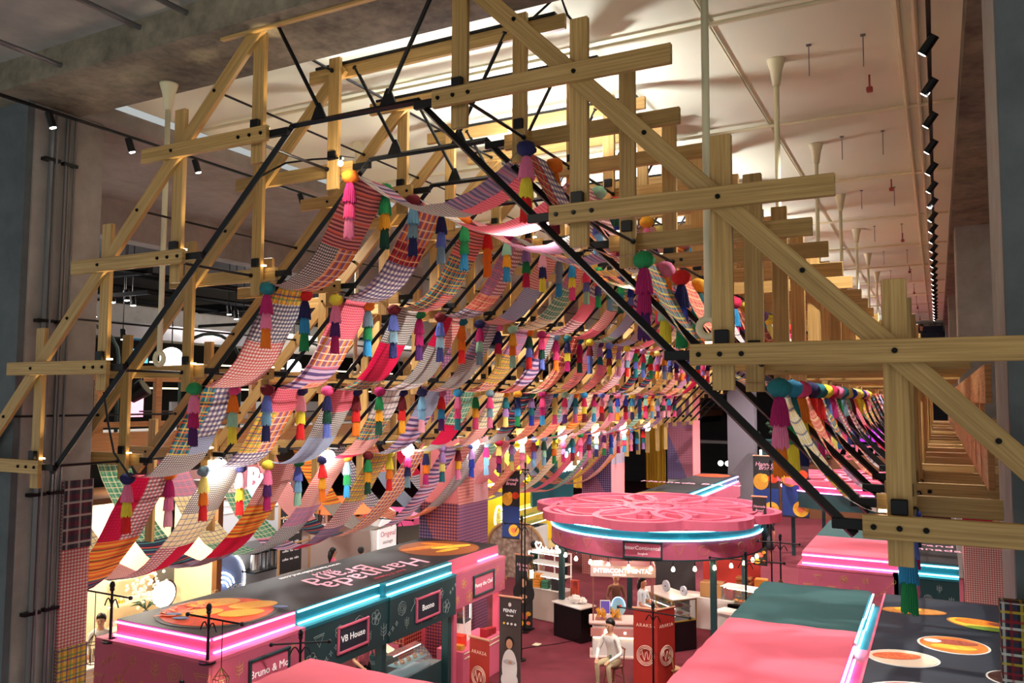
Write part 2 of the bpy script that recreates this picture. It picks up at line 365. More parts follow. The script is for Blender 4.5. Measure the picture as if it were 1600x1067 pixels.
for n in range(NT_):
    y=Y0+DY*n; ev=n%2==0; yH=(0 if ev else .094); yD=.047; yP=(.094 if ev else 0)
    lab=f'bolted bamboo timber truss, {ORD[n]} from the front of the hall' if n else 'nearest bolted bamboo timber truss with the longest crossbars on its right'
    t=empty('timber_truss',(0,y,0),0,lab,'truss','timber roof trusses')
    ext=.46
    zt=H1+TZ
    o=hboard(t,'ridge_beam',XC-1.6,XC+1.6,yH,zt); 
    link('ridge_channel',MB().box((0,0,0),(3.0,.07,.03)).mesh('channel',BLACK),t,(XC,yH,zt+.09))
    if n<12: link('ridge_light_strip',MB().box((0,0,0),(2.9,.03,.008)).mesh('strip',LEDW),t,(XC,yH+.02,zt+.11))
    for sd in (-1,1):
        for k in range(4):
            z=H1-TZ*k; xi=XC+sd*(A0+SX*k-EB-.065); xo=XC+sd*(A0+SX*(k+1)+(.77 if (n==0 and sd>0) else ext))
            hboard(t,'crossbar',min(xi,xo),max(xi,xo),yH,z)
            # post k carries the inner end of crossbar k
            xp=XC+sd*(A0+SX*k); zt2=(H1+TZ+.14 if k==0 else H1-TZ*(k-1)+.47)
            if k==0: zt2=H1+TZ+.13
            vboard(t,'post',xp,yP,z-.25,zt2)
            link('post_clip',CLIPM,t,(xp-.0*sd,yP+ (-.03 if not ev else -.05),z+.125))
            # steel bracket from the frame to the crossbar end
            xf=XC+sd*(.72+ (2.6+ZC-z))
            if n<16: link('bracket',MB().cbox(((xf+xp-sd*.1)/2,0,0),(abs(xp-xf)+.02,.05,.07),.005).mesh('bracket',BLACK),t,(0,yH+(.05 if ev else -.0),z))
            if n<10 and (sd<0 or n<3): link('post_uplight',UPM,t,(xp-sd*.1,yP,z+.09))
            if n<4:
                fy=-BT/2-.001
                for dx in (-EB,0,EB):
                    if ev: link('bolt',BOLTM,t,(xp+sd*dx,yH+fy,z))
                link('bolt',BOLTM,t,(xp+sd*SX,(yH if ev else yP)+fy,z))
                link('bolt',BOLTM,t,(xp+sd*SX*.5,yD+fy,z+TZ*.5))
        # outer post and diagonal brace
        k=4; vboard(t,'post',XC+sd*(A0+SX*4),yP,H1-TZ*4-.2,H1-TZ*3+.47)
        x0=XC+sd*(A0-.07); z0=H1+TZ+.03; x1=XC+sd*(A0+SX*4.25); z1=H1-TZ*3.25
        L=math.hypot(x1-x0,z1-z0); o=link('diagonal_brace',board_mesh(L),t,((x0+x1)/2,yD,(z0+z1)/2),(0,-math.atan2(z1-z0,x1-x0),0))
    # steel frame
    zr=ZC+2.6; ys=.1
    pts=[(XC-.72-3.45,ys,zr-3.45),(XC-.72,ys,zr),(XC+.72,ys,zr),(XC+.72+3.47,ys,zr-3.47)]
    MB().tube(pts,.036,4).build('steel_frame',BLACK,t)
    for sd in (-1,1):
        xb=XC+sd*.4; xt=XC+sd*.95
        rod(t,'frame_stay',(xb,ys,zr+.12),(xt,ys-.02,zt+.02),.02)
        g=MB(); g.add([(xb-.09,ys-.01,zr+.02),(xb+.09,ys-.01,zr+.02),(xb+.02,ys-.01,zr+.17),(xb-.02,ys-.01,zr+.17),(xb-.09,ys+.01,zr+.02),(xb+.09,ys+.01,zr+.02),(xb+.02,ys+.01,zr+.17),(xb-.02,ys+.01,zr+.17)],[(0,1,2,3),(7,6,5,4),(0,4,5,1),(1,5,6,2),(2,6,7,3),(3,7,4,0)])
        g.build('gusset_plate',BLACK,t)
    # tie rods to the next truss
    if n<NT_-1 and n<14:
        for sd in (-1,1):
            rod(t,'tie_rod',(XC+sd*(A0+.02),.14,zt-.02),(XC+sd*(A0+.02),DY-.03,zt-.02))
            for k in range(4):
                x=XC+sd*(A0+SX*k+.06); z=H1-TZ*k-.02
                rod(t,'tie_rod',(x,.14,z),(x,DY-.03,z))
                x=XC+sd*(A0+SX*(k+.5)); z=H1-TZ*(k-.5)
                rod(t,'tie_rod',(x,.07,z),(x,DY+.02,z),.013)
# cables clipped along the front trusses
for i,pts in enumerate(([(-6.9,6.86,2.56),(-6.5,6.84,2.66),(-6.1,6.84,2.65),(-5.7,6.8,2.6)],[(-8.0,5.76,.05),(-7.95,5.78,-.25),(-7.85,5.8,-.6),(-7.6,5.82,-.85)],[(-.2,6.9,-.72),(-.28,6.8,-.6),(-.3,6.7,-.62),(-.34,6.6,-.85)],[(-3.3,6.7,3.6),(-3.0,6.65,3.75),(-2.9,6.6,3.5),(-2.75,6.5,3.3)])):
    tag(MB().tube([(p[0],p[1],ZC+p[2]) for p in pts],.012,6).build('power_cable',BLACK),f"thin black power cable on the front trusses, {['by the left knee of the ridge','drooping between the two lowest left crossbars','looped over the lowest right crossbar','looped at the top of the right diagonal'][i]}",'cable')
# warm uplights grazing the left posts
for n in range(0,9):
    for k in range(4):
        x=XC-(A0+SX*k)+.13; light('post_light','SPOT',(x,Y0+DY*n+(.1 if n%2==0 else 0),H1-TZ*k+.11),46,(1,.78,.44),.015,(x-.07,Y0+DY*n+.02,H1-TZ*k+3),24,.9)
# ================================================================= HANGING RODS, TRACKS
def hang_rod(x,y,ztop,zb,label):
    t=empty('hanging_rod',(x,y,0),0,label,'rod','cream rods hung from the ceiling')
    MB().lathe([(.105,0),(.1,-.02),(.07,-.12),(.045,-.3),(.03,-.31)],(0,0,ztop),16).build('ceiling_cone',CREAM,t,smooth=True)
    MB().cyl((0,0,ztop-.3),(0,0,zb),.03,n=12).build('tube',CREAM,t,smooth=True)
    MB().tube([(.07*math.cos(a),0,zb-.07+.07*math.sin(a)) for a in [2*PI*i/14 for i in range(14)]],.03,6,close=True).build('eye_ring',CREAM,t,smooth=True)
for i in range(10):
    y=5.98+i*3.47+(0 if i else .2)
    hang_rod(-1.54,y,ZC+3.9 if i else ZC+3.58,ZC+.62,'cream ceiling rod right of the ridge, '+ORD[i]+' from the front')
    if i<6: hang_rod(-7.75,6.25+i*3.47,ZC+3.6 if i==0 else ZC+3.9,ZC+.5,'cream ceiling rod left of the ridge, '+ORD[i]+' from the front')
def track(x,z,y0,y1,name,label,n,ys,dy,tilt):
    t=MB().cbox((0,0,0),(.04,y1-y0,.035),.004).build('light_track',BLACK,None,(x,(y0+y1)/2,z),label=label,cat='light track')
    for i in range(n):
        s=empty('track_spotlight',(x,ys+i*dy,z),0,f'black cylinder spotlight on the {name} ceiling track, {ORD[i]} from the front','spotlight',f'spotlights on the {name} track')
        a=Matrix.Translation((0,0,-.1))@Matrix.Rotation(R(tilt),4,'Y')@Matrix.Rotation(R(14),4,'X')
        MB().cyl((0,0,.085),(0,0,-.1),.045,n=14,T=a).build('lamp_body',BLACK,s)
        MB().cyl((0,0,-.101),(0,0,-.106),.036,n=14,T=a).build('lens',mat('spot_lens',(255,245,230),emit=(1,.94,.85,1),es=25),s)
        MB().box((0,0,-.03),(.02,.03,.06)).build('mount',BLACK,s)
track(.02,ZC+3.4,6.6,38,'right','long black ceiling light track on the right above the aisle',26,8.27,1.135,38)
track(-9.3,ZC+3.4,4.,26,'left','long black ceiling light track on the left beside the column',14,5.85,1.08,-10)
# eave bulbs
BULB=mat('bulb_glow',(255,245,230),emit=(1,.93,.84,1),es=60)
for i,y in enumerate((8.29,10.6,12.9,15.4,17.7,20.1,22.5,24.9,27.3)):
    b=empty('globe_bulb',(-8.98,y,ZC-.98),0,f'bright round bulb hanging at the left eave, {ORD[i]} from the front','bulb','bright bulbs along the left eave')
    MB().sphere((0,0,0),.12,16).build('glass',BULB,b,smooth=True); MB().cyl((0,0,.05),(0,0,.11),.022,n=8).cyl((0,0,.11),(0,0,.3),.006,n=5).build('socket',BLACK,b)
    light('bulb_light','POINT',(-8.98,y,ZC-1.08),85,(1,.9,.76),.06)
b=empty('globe_bulb',(-5.52,6.62,ZC+2.47),0,'single bright bulb at the left knee of the second truss, near the ridge','bulb')
MB().sphere((0,0,0),.03,12).build('glass',BULB,b,smooth=True); MB().cyl((0,0,.025),(0,0,.08),.015,n=8).cyl((0,0,.08),(-.02,.25,.13),.006,n=5).build('socket',BLACK,b); light('bulb_light','POINT',(-5.52,6.5,ZC+2.4),14,(1,.85,.62),.03)
# ================================================================= CLOTH STREAMERS
def cloth(path_pts,y0,w,patches,nv=None):
    """path_pts: (x,z) polyline; patches: list of (frac_start, materials across)"""
    mb=MB(); mats=[]; n=len(path_pts); NU=4; s=0; S_=[0]
    for i in range(1,n): s+=math.hypot(path_pts[i][0]-path_pts[i-1][0],path_pts[i][1]-path_pts[i-1][1]); S_.append(s)
    for i in range(n):
        for j in range(NU+1):
            u=j/NU; edge=.02*math.sin(9*S_[i]+3*j); mb.v.append((path_pts[i][0]+edge*.3,y0+u*w+.012*math.sin(7*S_[i]),path_pts[i][1]+.025*math.sin(PI*u)*-1+.006*math.sin(23*S_[i]+j)))
    for i in range(n-1):
        fr=S_[i]/s; cur=[p for p in patches if p[0]<=fr][-1][1]
        for j in range(NU):
            a=cur[min(len(cur)-1,j*len(cur)//NU)]
            m=PL[a]
            if m not in mats: mats.append(m)
            mb.f.append([i*(NU+1)+j,i*(NU+1)+j+1,(i+1)*(NU+1)+j+1,(i+1)*(NU+1)+j]); mb.m.append(mats.index(m))
            mb.uv.append([(j/NU*w,S_[i]),((j+1)/NU*w,S_[i]),((j+1)/NU*w,S_[i+1]),(j/NU*w,S_[i+1])])
    return mb,mats
def sag(p,q,s,n=12,skew=0):
    out=[]
    for i in range(n+1):
        t=i/n; out.append((p[0]+(q[0]-p[0])*t,p[1]+(q[1]-p[1])*t-4*s*t*(1-t)*(1+skew*(t-.5))))
    return out
LZ=[ZC+2.45,ZC+1.29,ZC+.15,ZC-.97]; LXs=[-5.56,-6.72,-7.86,-8.98]; RXs=[-3.5,-2.34,-1.2,-.29]; RZ=LZ[:3]+[ZC-.82]
NEAR={ # (slope, bay): patches per segment
 ('L',0):[[(0,['redstripe']),(.45,['gingblack','orangeblue'])],[(0,['yellow']),(.1,['gingnavy']),(.4,['gingorange']),(.86,['gingblack'])],[(0,['teal','gingpurple']),(.35,['teal','bluefine']),(.5,['gingblack']),(.85,['pinkred'])]],
 ('L',1):[[(0,['orangeblue']),(.3,['redplaid']),(.45,['gingpurple'])],[(0,['pinkred']),(.22,['orangeblue']),(.55,['lilacstripe']),(.75,['lilacstripe','salmon'])],[(0,['pinkred']),(.2,['yellow','orangeblue']),(.6,['gingpurple'])]],
 ('L',2):[[(0,['redstripe']),(.3,['teal']),(.6,['teal','redstripe'])],[(0,['gingblack']),(.3,['crimson']),(.65,['teal'])],[(0,['pinkred']),(.2,['gingblack']),(.45,['bluefine'])]],
 ('L',3):[[(0,['mauve','gingredblue']),(.5,['salmon']),(.7,['gingpurple'])],[(0,['crimson','gingorange']),(.3,['gingblack']),(.7,['whiteplaid'])],[(0,['whiteplaid']),(.3,['teal']),(.5,['gingred']),(.8,['crimson'])]],
 ('O',0):[[(0,['crimson','gingredblue']),(.16,['orangestripe']),(.3,['navystripe']),(.4,['salmon']),(.6,['green']),(.8,['whiteplaid'])]],
 ('O',1):[[(0,['gingblack']),(.12,['creamgold']),(.24,['gingredblue','crimson']),(.4,['navystripe']),(.48,['gingred']),(.6,['creamgold']),(.8,['whiteplaid'])]],
 ('O',2):[[(0,['gingred']),(.12,['orangestripe']),(.26,['crimson']),(.34,['purplegray']),(.5,['navystripe']),(.65,['green']),(.85,['green'])]],
 ('O',3):[[(0,['gingred']),(.15,['mauve']),(.26,['gingnavy']),(.45,['green']),(.6,['creamgold']),(.8,['mauve'])]],
 ('O',4):[[(0,['yellow']),(.15,['gingredblue']),(.28,['purplegray']),(.38,['crimson']),(.46,['lilacstripe']),(.6,['green']),(.8,['whiteplaid'])]],
 ('T',0):[[(0,['whiteplaid','lilacstripe']),(.3,['gingblack']),(.55,['purplegray','pinkred']),(.88,['gingblack'])]],
 ('T',1):[[(0,['whiteplaid']),(.3,['pinkred','gingblack']),(.5,['pinkred']),(.8,['gingredblue'])]],
 ('R',0):[[(0,['redplaid','gingpurple']),(.4,['orangeblue'])],[(0,['teal']),(.6,['teal']),(.8,['orangeblue'])],[(0,['creamgold']),(.55,['yellow']),(.7,['whiteplaid'])]],
 ('R',1):[[(0,['gingred','gingredblue'])],[(0,['salmon']),(.4,['mauve'])],[(0,['salmon']),(.5,['mauve']),(.7,['whiteplaid'])]],
 ('R',2):[[(0,['gingredblue'])],[(0,['redstripe','whiteplaid'])],[(0,['gingpurple','teal']),(.3,['orangeblue']),(.6,['salmon'])]],
 ('R',3):[[(0,['gingred'])],[(0,['salmon'])],[(0,['gingblack','gingpink']),(.3,['gingorange','bluefine']),(.6,['whiteplaid'])]]}
BAYS=17; CW=.64
# every cloth hangs at its own bay; F line is the eave of the left shops
rnd=random.Random(11)
def rp():
    a=rnd.choice(PLK);b=rnd.choice(PLK);c=rnd.choice(PLK); return [(0,[a]+([rnd.choice(PLK)] if rnd.random()<.3 else [])),(rnd.uniform(.25,.45),[b]),(rnd.uniform(.6,.8),[c])]
def strm(code,bay,segs,names,cat='streamer'):
    y=6.86+DY*bay; t=empty('cloth_streamer',(0,y,0),0,names,cat,{'L':'cloth streamers on the left slope','T':'cloth streamers across the ridge','R':'cloth streamers on the right slope','O':'cloth streamers looping from the left eave to the shops'}[code])
    spec=NEAR.get((code,bay))
    for i,pp in enumerate(segs):
        ps=spec[i] if spec and i<len(spec) else rp()
        mb,ms=cloth(pp,0,CW,ps); mb.build('cloth_panel',ms,t,smooth=True)
for b in range(BAYS):
    o=ORD[b]
    strm('L',b,[sag((LXs[i],LZ[i]),(LXs[i+1],LZ[i+1]),.33+.05*rnd.random(),14) for i in range(3)],f'patchwork plaid streamer on the left roof slope, {o} bay from the front')
    strm('T',b,[sag((LXs[0],LZ[0]),(RXs[0],LZ[0]-.02),.42+.1*rnd.random(),14)],f'plaid streamer sagging across the ridge, {o} bay from the front')
    if b<14: strm('R',b,[sag((RXs[i],RZ[i]),(RXs[i+1],RZ[i+1]),.33+.05*rnd.random(),12) for i in range(3)],f'patchwork plaid streamer on the right roof slope, {o} bay from the front')
    if b<16: strm('O',b,[sag((LXs[3],LZ[3]),(-13.15,ZC-.95),1.75+.15*rnd.random(),28)],f'long plaid streamer looping from left eave to shops, {o} bay from the front')
    # support bars
# ================================================================= TASSELS
def pompom_mesh(c):
    m=MB(); m.sphere((0,0,0),.092,16,sc=(1,1,.82))
    r=random.Random(3)
    m.v=[tuple(Vector(v)*(1+r.uniform(-.12,.1))) for v in m.v]; return m.mesh('pompom',yarn(c),True)
TM={}
def tmesh(kind,c):
    k=(kind,c)
    if k not in TM:
        if kind=='p': TM[k]=pompom_mesh(c)
        else:
            r1,r2,z0,z1=[(.04,.074,-.07,-.27),(.042,.064,-.25,-.45),(.04,.056,-.43,-.66)][kind]
            TM[k]=MB().lathe([(r1*.6,z0),(r1,z0-.02),((r1+r2)/2*1.05,(z0+z1)/2),(r2,z1),(r2*.6,z1+.01)],(0,0,0),44,amp=.06).mesh('skirt',yarn(c),False)
            me=TM[k]; r=random.Random(kind)
            for v in me.vertices:
                if abs(v.co.z-z1)<.001: v.co.z-=r.uniform(0,.035)
    return TM[k]
NAMEC=dict(yelloworange='amber',paleyellow='pale-yellow',lightpink='light-pink',hotpink='hot-pink',skyblue='sky-blue',lightblue='light-blue',greyblue='grey-blue',darkgreen='dark-green',palegreen='pale-green')
nc=lambda c:NAMEC.get(c,c)
CH=list(PAL)
used_lab=set()
def tassel(x,y,z,cols,where,scale=1,detail=True):
    lab=f'{nc(cols[0])} pompom tassel, {nc(cols[1])}, {nc(cols[2])}, {nc(cols[3])}, {where}'
    t=empty('pompom_tassel',(x,y,z),rnd.uniform(0,6),lab,'tassel','pompom tassels hanging from the cloth streamers'); t.scale=(scale,)*3
    link('pompom',tmesh('p',cols[0]),t)
    for i in range(3): link('yarn_skirt',tmesh(i,cols[1+i]),t)
TN={('L',0,0):['orange magenta hotpink pink','green green yelloworange darkgreen'],('L',0,1):['maroon lightblue greyblue navy','navy navy periwinkle greyblue'],('L',0,2):['orange green green skyblue','maroon red orange orange'],
('L',1,0):['teal magenta pink orange','red navy skyblue green'],('L',1,1):['yellow pink purple magenta','orange greyblue green skyblue'],('L',1,2):['maroon periwinkle greyblue navy','green magenta magenta purple'],('L',1,3):['maroon periwinkle greyblue navy','teal orange orange red'],
('L',2,0):['green pink magenta purple','hotpink orange palegreen yellow'],('L',2,1):['maroon periwinkle lightblue navy','navy lightpink yellow red'],('L',2,2):['hotpink navy darkgreen periwinkle','navy maroon red orange'],('L',2,3):['magenta green yelloworange darkgreen','navy maroon red yelloworange'],
('L',3,0):['navy pink yellow red','orange magenta pink lightpink'],('L',3,1):['greyblue paleyellow orange red','navy lightpink yellow red'],('L',3,2):['yellow pink purple magenta','green periwinkle lightblue palegreen'],('L',3,3):['navy red yelloworange orange','orange greyblue green skyblue'],('L',3,4):['maroon green yelloworange darkgreen','yellow yellow orange red'],
('R',0,0):['navy pink yellow red','orange orange red maroon'],('R',1,0):['green magenta magenta purple','pink orange palegreen yellow'],('R',1,1):['red navy blue green','yelloworange teal green orange'],('R',2,0):['teal magenta pink orange','skyblue teal green yellow'],('R',2,1):['hotpink orange yellow navy','navy red yelloworange greyblue'],('R',2,2):['teal red orange magenta','yellow periwinkle hotpink pink'],('R',3,0):['blue periwinkle skyblue green','purple navy magenta pink']}
LV=['top tier','second tier','third tier','eave tier']
for b in range(BAYS):
    for sd,X,Zs in (('L',LXs,LZ),('R',RXs,RZ)):
        if sd=='R' and b>7: continue
        for k in range(4):
            if sd=='R' and k==3 and b>0: continue
            sp=TN.get((sd,k,b))
            for e in (0,1):
                c=sp[e].split() if sp else [rnd.choice(CH) for _ in range(4)]
                w=f"{'near' if e==0 else 'far'} edge, {'left' if sd=='L' else 'right'} {LV[k]}, {ORD[b]} bay"
                off=(-.03 if sd=='L' else .06)
                tassel(X[k]+off,6.86+DY*b+(0 if e==0 else CW)+rnd.uniform(-.02,.02),Zs[k]-.05,c,w,1.0 if sd=='L' else 1.05)
# ================================================================= RIGHT SIDE TIMBER SCREEN
t=empty('timber_screen',(0,0,0),0,'long screen of upright boards right of the plank walkway','screen')
for i in range(22):
    y=8.2+i*DY
    for (z0,z1,m) in ((ZC-.02,ZC+.3,'b'),(ZC-.72,ZC-.38,'b')):
        MB().cbox((.365,y,(z0+z1)/2),(.05,DY-.03,z1-z0),.004).build('screen_board',WOODR,t)
    MB().cbox((.36,y+.5,ZC-.3),(.04,.1,.9),.004).build('screen_post',WOODR,t)
# mezzanine timber front on the left
t=empty('mezzanine_front',(-13.1,0,0),0,'timber beam front of the left mezzanine above the shops','balcony front')
for i in range(14):
    y=8+i*3.6; MB().cbox((0,y+1.8,ZC-.85),(.12,3.58,.42),.006).build('fascia_plank',WOODR,t)
    MB().cbox((.05,y+1.8,ZC-.5),(.05,3.58,.1),.006).build('fascia_rail',WOODR,t)
for i in range(36):
    y=8.2+i*DY; MB().cbox((-.1,y,ZC-.15),(.1,.14,1.3),.006).build('fascia_post',WOODR,t)
    if i%2==0: MB().cbox((-.1,y+.4,ZC+.42),(.06,1.5,.26),.006).build('upper_board',WOODR,t)
st(abox('mezzanine_slab',(-36,6.9,ZC-1.45),(-13.22,62,ZC-1.08),DARK))
st(abox('mezzanine_back_wall',(-27,6.9,ZC-1.08),(-26.8,62,ZC+3.3),DARK))
# ================================================================= MARKET LEVEL (drawn in stall modules of 0.795 m, turned into metres at the end of this part)
UM=.795; ZD=ZC/UM; SEEN=set(bpy.data.objects)
def rayd(px,py): return fw+(px-800)/1268.9*rr-(py-533.5)/1268.9*uu
def atX(px,py,x): d=rayd(px,py)*1.0; d=d*(x/d.x); return Vector((d.x,d.y,d.z+ZD))
PINK=mat('pink_paint',(214,100,128),.55,0,.06,2); PINKD=mat('pink_fascia',(190,88,116),.6,0,.05,2); PINKF=mat('pink_canopy_cloth',(216,96,116),.8,0,.08,1.1,bump=.15)
TEALD=mat('dark_teal',(24,60,64),.55,0,.06,2); TEAL=mat('teal_box',(20,104,120),.5); TEALF=mat('teal_canopy_cloth',(28,72,74),.8,0,.12,1.0,bump=.15)
NAVY=mat('night_blue_print',(30,42,56),.5,0,.1,2); PRINTK=mat('black_print',(34,33,37),.6,0,.15,1.5)
NP=mat('neon_pink',(255,150,230),emit=(1,.25,.72,1),es=7); NC=mat('neon_cyan',(190,255,255),emit=(.25,.9,1,1),es=6); NW=mat('neon_white',(255,255,250),emit=(1,.97,.9,1),es=7)
WHITE=mat('white_paint',(232,228,224),.5); GREY=mat('grey_paint',(140,140,144),.5); GOLD=mat('gold_line_print',(206,160,80),.5); PLINE=mat('pale_line_print',(150,165,165),.5)
WHT=mat('white_letters',(245,240,235),.5,emit=(1,.95,.95,1),es=.25); PKL=mat('pink_letters',(245,170,190),.5,emit=(1,.6,.7,1),es=.15)
GLASS=mat('clear_glass',(235,245,245),.05,0,trans=.9); SKIN=mat('skin',(205,150,118),.6); HAIR=mat('black_hair',(16,13,12),.5)
CHROME=mat('steel_shine',(200,200,205),.2,.9)
GLOW=mat('warm_glow',(255,230,180),emit=(1,.78,.45,1),es=18); SHELFL=mat('shelf_glow',(255,250,240),emit=(1,.96,.88,1),es=3.5)
def neon(name,p,q,m,parent,r=.018): return MB().cyl(p,q,r,n=6).build(name,m,parent)
# ---- line doodles (flat print) on a face: origin O, axes U,V
def doodles(name,O,U,V,L,H,m,parent,seed,off):
    O=Vector(O);U=Vector(U);V=Vector(V);Nn=Vector(off); rnd2=random.Random(seed); mb=MB(); n=max(2,int(L/ .27)); r=.0055
    def line(pts): mb.tube([tuple(O+U*a+V*b+Nn) for a,b in pts],r,4)
    for i in range(n):
        cx=L*(i+.5)/n+rnd2.uniform(-.05,.05); cy=H*(.28+.44*(i%2)); s=H*.2*rnd2.uniform(.8,1.1); k=rnd2.choice('fpslcg' if n>3 else 'fls')
        T=[2*PI*j/16 for j in range(17)]
        if k=='f':
            for q in range(5):
                a0=2*PI*q/5; line([(cx+s*.5*math.cos(a0)+s*.42*math.cos(t),cy+s*.5*math.sin(a0)+s*.42*math.sin(t)) for t in T[::2]])
            line([(cx+s*.16*math.cos(t),cy+s*.16*math.sin(t)) for t in T[::2]])
        elif k=='p': line([(cx-s,cy+s*.5),(cx+s,cy+s*.6),(cx+s*.1,cy-s),(cx-s,cy+s*.5)]); line([(cx-s*.7,cy+s*.3),(cx+s*.75,cy+s*.38)])
        elif k=='s':
            for dx,dy in ((0,0),(s*.9,s*.5),(-s*.8,-s*.5)): line([(cx+dx,cy+dy+s*.35),(cx+dx+s*.09,cy+dy+s*.09),(cx+dx+s*.35,cy+dy),(cx+dx+s*.09,cy+dy-s*.09),(cx+dx,cy+dy-s*.35),(cx+dx-s*.09,cy+dy-s*.09),(cx+dx-s*.35,cy+dy),(cx+dx-s*.09,cy+dy+s*.09),(cx+dx,cy+dy+s*.35)])
        elif k=='l':
            line([(cx,cy-s),(cx,cy+s)])
            for q in (-.4,0,.4):
                for d in (-1,1): line([(cx,cy+q*s-.1*s),(cx+d*s*.5,cy+q*s+.15*s),(cx+d*s*.55,cy+q*s+.4*s)])
        elif k=='c':
            for f in (1,.65,.35): line([(cx+s*f*math.cos(t),cy+s*f*math.sin(t)) for t in T[::2]])
        else:
            line([(cx-s,cy-s),(cx+s*.4,cy+s*.4)]); line([(cx+s*.35+s*.4*math.cos(t)*1,cy+s*.45+s*.4*math.sin(t)) for t in T[::2]])
    return mb.build(name,m,parent)
def sign(parent,txt,c,w,h,n,frame,face,tm,size,sub=None):
    """framed name board on a vertical face; c centre, n normal (dx,dy)"""
    M3=facing(*n); T=Matrix.Translation(c)@M3.to_4x4()
    mb=MB().cbox((0,0,.012),(w,h,.02),.005,0,T); s=mb.build('name_board',face,parent)
    f=MB()
    for a,b,cc,d in ((0,h/2,w+.06,.05),(0,-h/2,w+.06,.05)): f.cbox((a,b,.03),(cc,d,.05),.01,0,T)
    for a in (-w/2,w/2): f.cbox((a,0,.03),(.05,h+.06,.05),.01,0,T)
    f.build('board_frame',frame,s)
    for q,(tt,sz,dy) in enumerate([(txt,size,.0 if not sub else h*.12)]+([(sub,size*.55,-h*.24)] if sub else [])):
        text('board_lettering',tt,sz,tm,s,tuple(Vector(c)+M3@Vector((0,dy,.028))),M3,.003)
def disc(mb,c,r,sy,z,m,n=28,rot=0,h=.006):
    z+=.00004*len(mb.f)
    pts=[(c[0]+r*math.cos(a)*math.cos(rot)-r*sy*math.sin(a)*math.sin(rot),c[1]+r*math.cos(a)*math.sin(rot)+r*sy*math.sin(a)*math.cos(rot)) for a in [2*PI*i/n for i in range(n)]]
    return mb.prism(pts,z,z+h,m)
def foodmat(name,c1,c2,sc=9):
    if name in MATS: return MATS[name]
    t=NT(name); tc=t.N('ShaderNodeTexCoord'); v=t.N('ShaderNodeTexVoronoi'); v.inputs['Scale'].default_value=sc; no=t.N('ShaderNodeTexNoise'); no.inputs['Scale'].default_value=sc*.6
    t.C(tc.outputs['Object'],no.inputs[0]); ad=t.N('ShaderNodeVectorMath',operation='MULTIPLY_ADD'); t.C(no.outputs[1],ad.inputs[0]); ad.inputs[1].default_value=(.4,.4,.4); t.C(tc.outputs['Object'],ad.inputs[2]); t.C(ad.outputs[0],v.inputs['Vector'])
    t.C(t.mix(v.outputs['Distance'],srgb(*c1),srgb(*c2)),t.p.inputs['Base Color']); t.p.inputs['Roughness'].default_value=.6; MATS[name]=t.m; return t.m
BROTH=foodmat('broth_print',(236,84,30),(190,46,18),5); NOOD=foodmat('noodle_print',(238,180,60),(196,120,24),26); EGG=foodmat('egg_print',(246,204,70),(236,160,40),6); MEAT=foodmat('meat_print',(190,90,70),(120,44,30),12); GREENF=foodmat('greens_print',(120,150,40),(60,90,24),18); PRAWN=foodmat('prawn_print',(246,150,100),(225,80,40),10)
# ---------------------------------------------------------------- long stall with printed roof (left)
t=empty('market_stall',(0,0,0),0,'long stall row in pink and dark teal with food printed on its black roof','stall')
RX0,RX1=-13.4,-11.0
segs=[(10.1,12.15,0,'p','Bruno & Mo'),(12.15,14.8,0,'t','VB House'),(14.8,17.55,.14,'t','Buono'),(17.55,20.2,.02,'p','Penny the Chef')]
for i,(y0,y1,ex,k,nm) in enumerate(segs):
    bm_,fm_,nm_=(PINK,PINKD,NP) if k=='p' else (TEAL,TEALD,NC)
    abox('roof_box',(RX0,y0,3.0),(RX1+ex,y1,3.28),bm_,t); abox('roof_ledge',(RX0-.25,y0-(.25 if i==0 else 0),2.94),(RX1+.25+ex*.3,y1,3.0),bm_,t)
    f=abox('fascia',(RX1+.17,y0-(.2 if i==0 else 0),2.02 if k=='t' else 2.1),(RX1+.24+ex*.3,y1,2.94),fm_,t,.005)
    xf=RX1+.24+ex*.3
    if i<3:
        neon('neon_tube',(RX1+ex+.02,y0+.04,3.25),(RX1+ex+.02,y1-.06,3.25),nm_,t); neon('neon_tube',(RX1+ex+.03,y0+.04,3.03),(RX1+ex+.03,y1-.06,3.03),nm_,t)
    else: neon('neon_tube',(RX1+ex+.02,y0+1.5,3.03),(RX1+ex+.02,y1-.06,3.03),nm_,t)
    doodles('line_print',(xf,y0,2.08),(0,1,0),(0,0,1),y1-y0,.82,GOLD if k=='p' else PLINE,t,i+1,(.003,0,0))
    sign(t,nm,(xf,(y0+y1)/2+.1,2.5),.95 if len(nm)<12 else 1.05,.5,(1,0),TEALD if k=='p' else PINK,PINK if k=='p' else NAVY,WHT,.19 if len(nm)<12 else .15)
    if ex: abox('box_end',(RX1,y0-.02,3.),(RX1+ex,y0,3.28),TEAL,t)
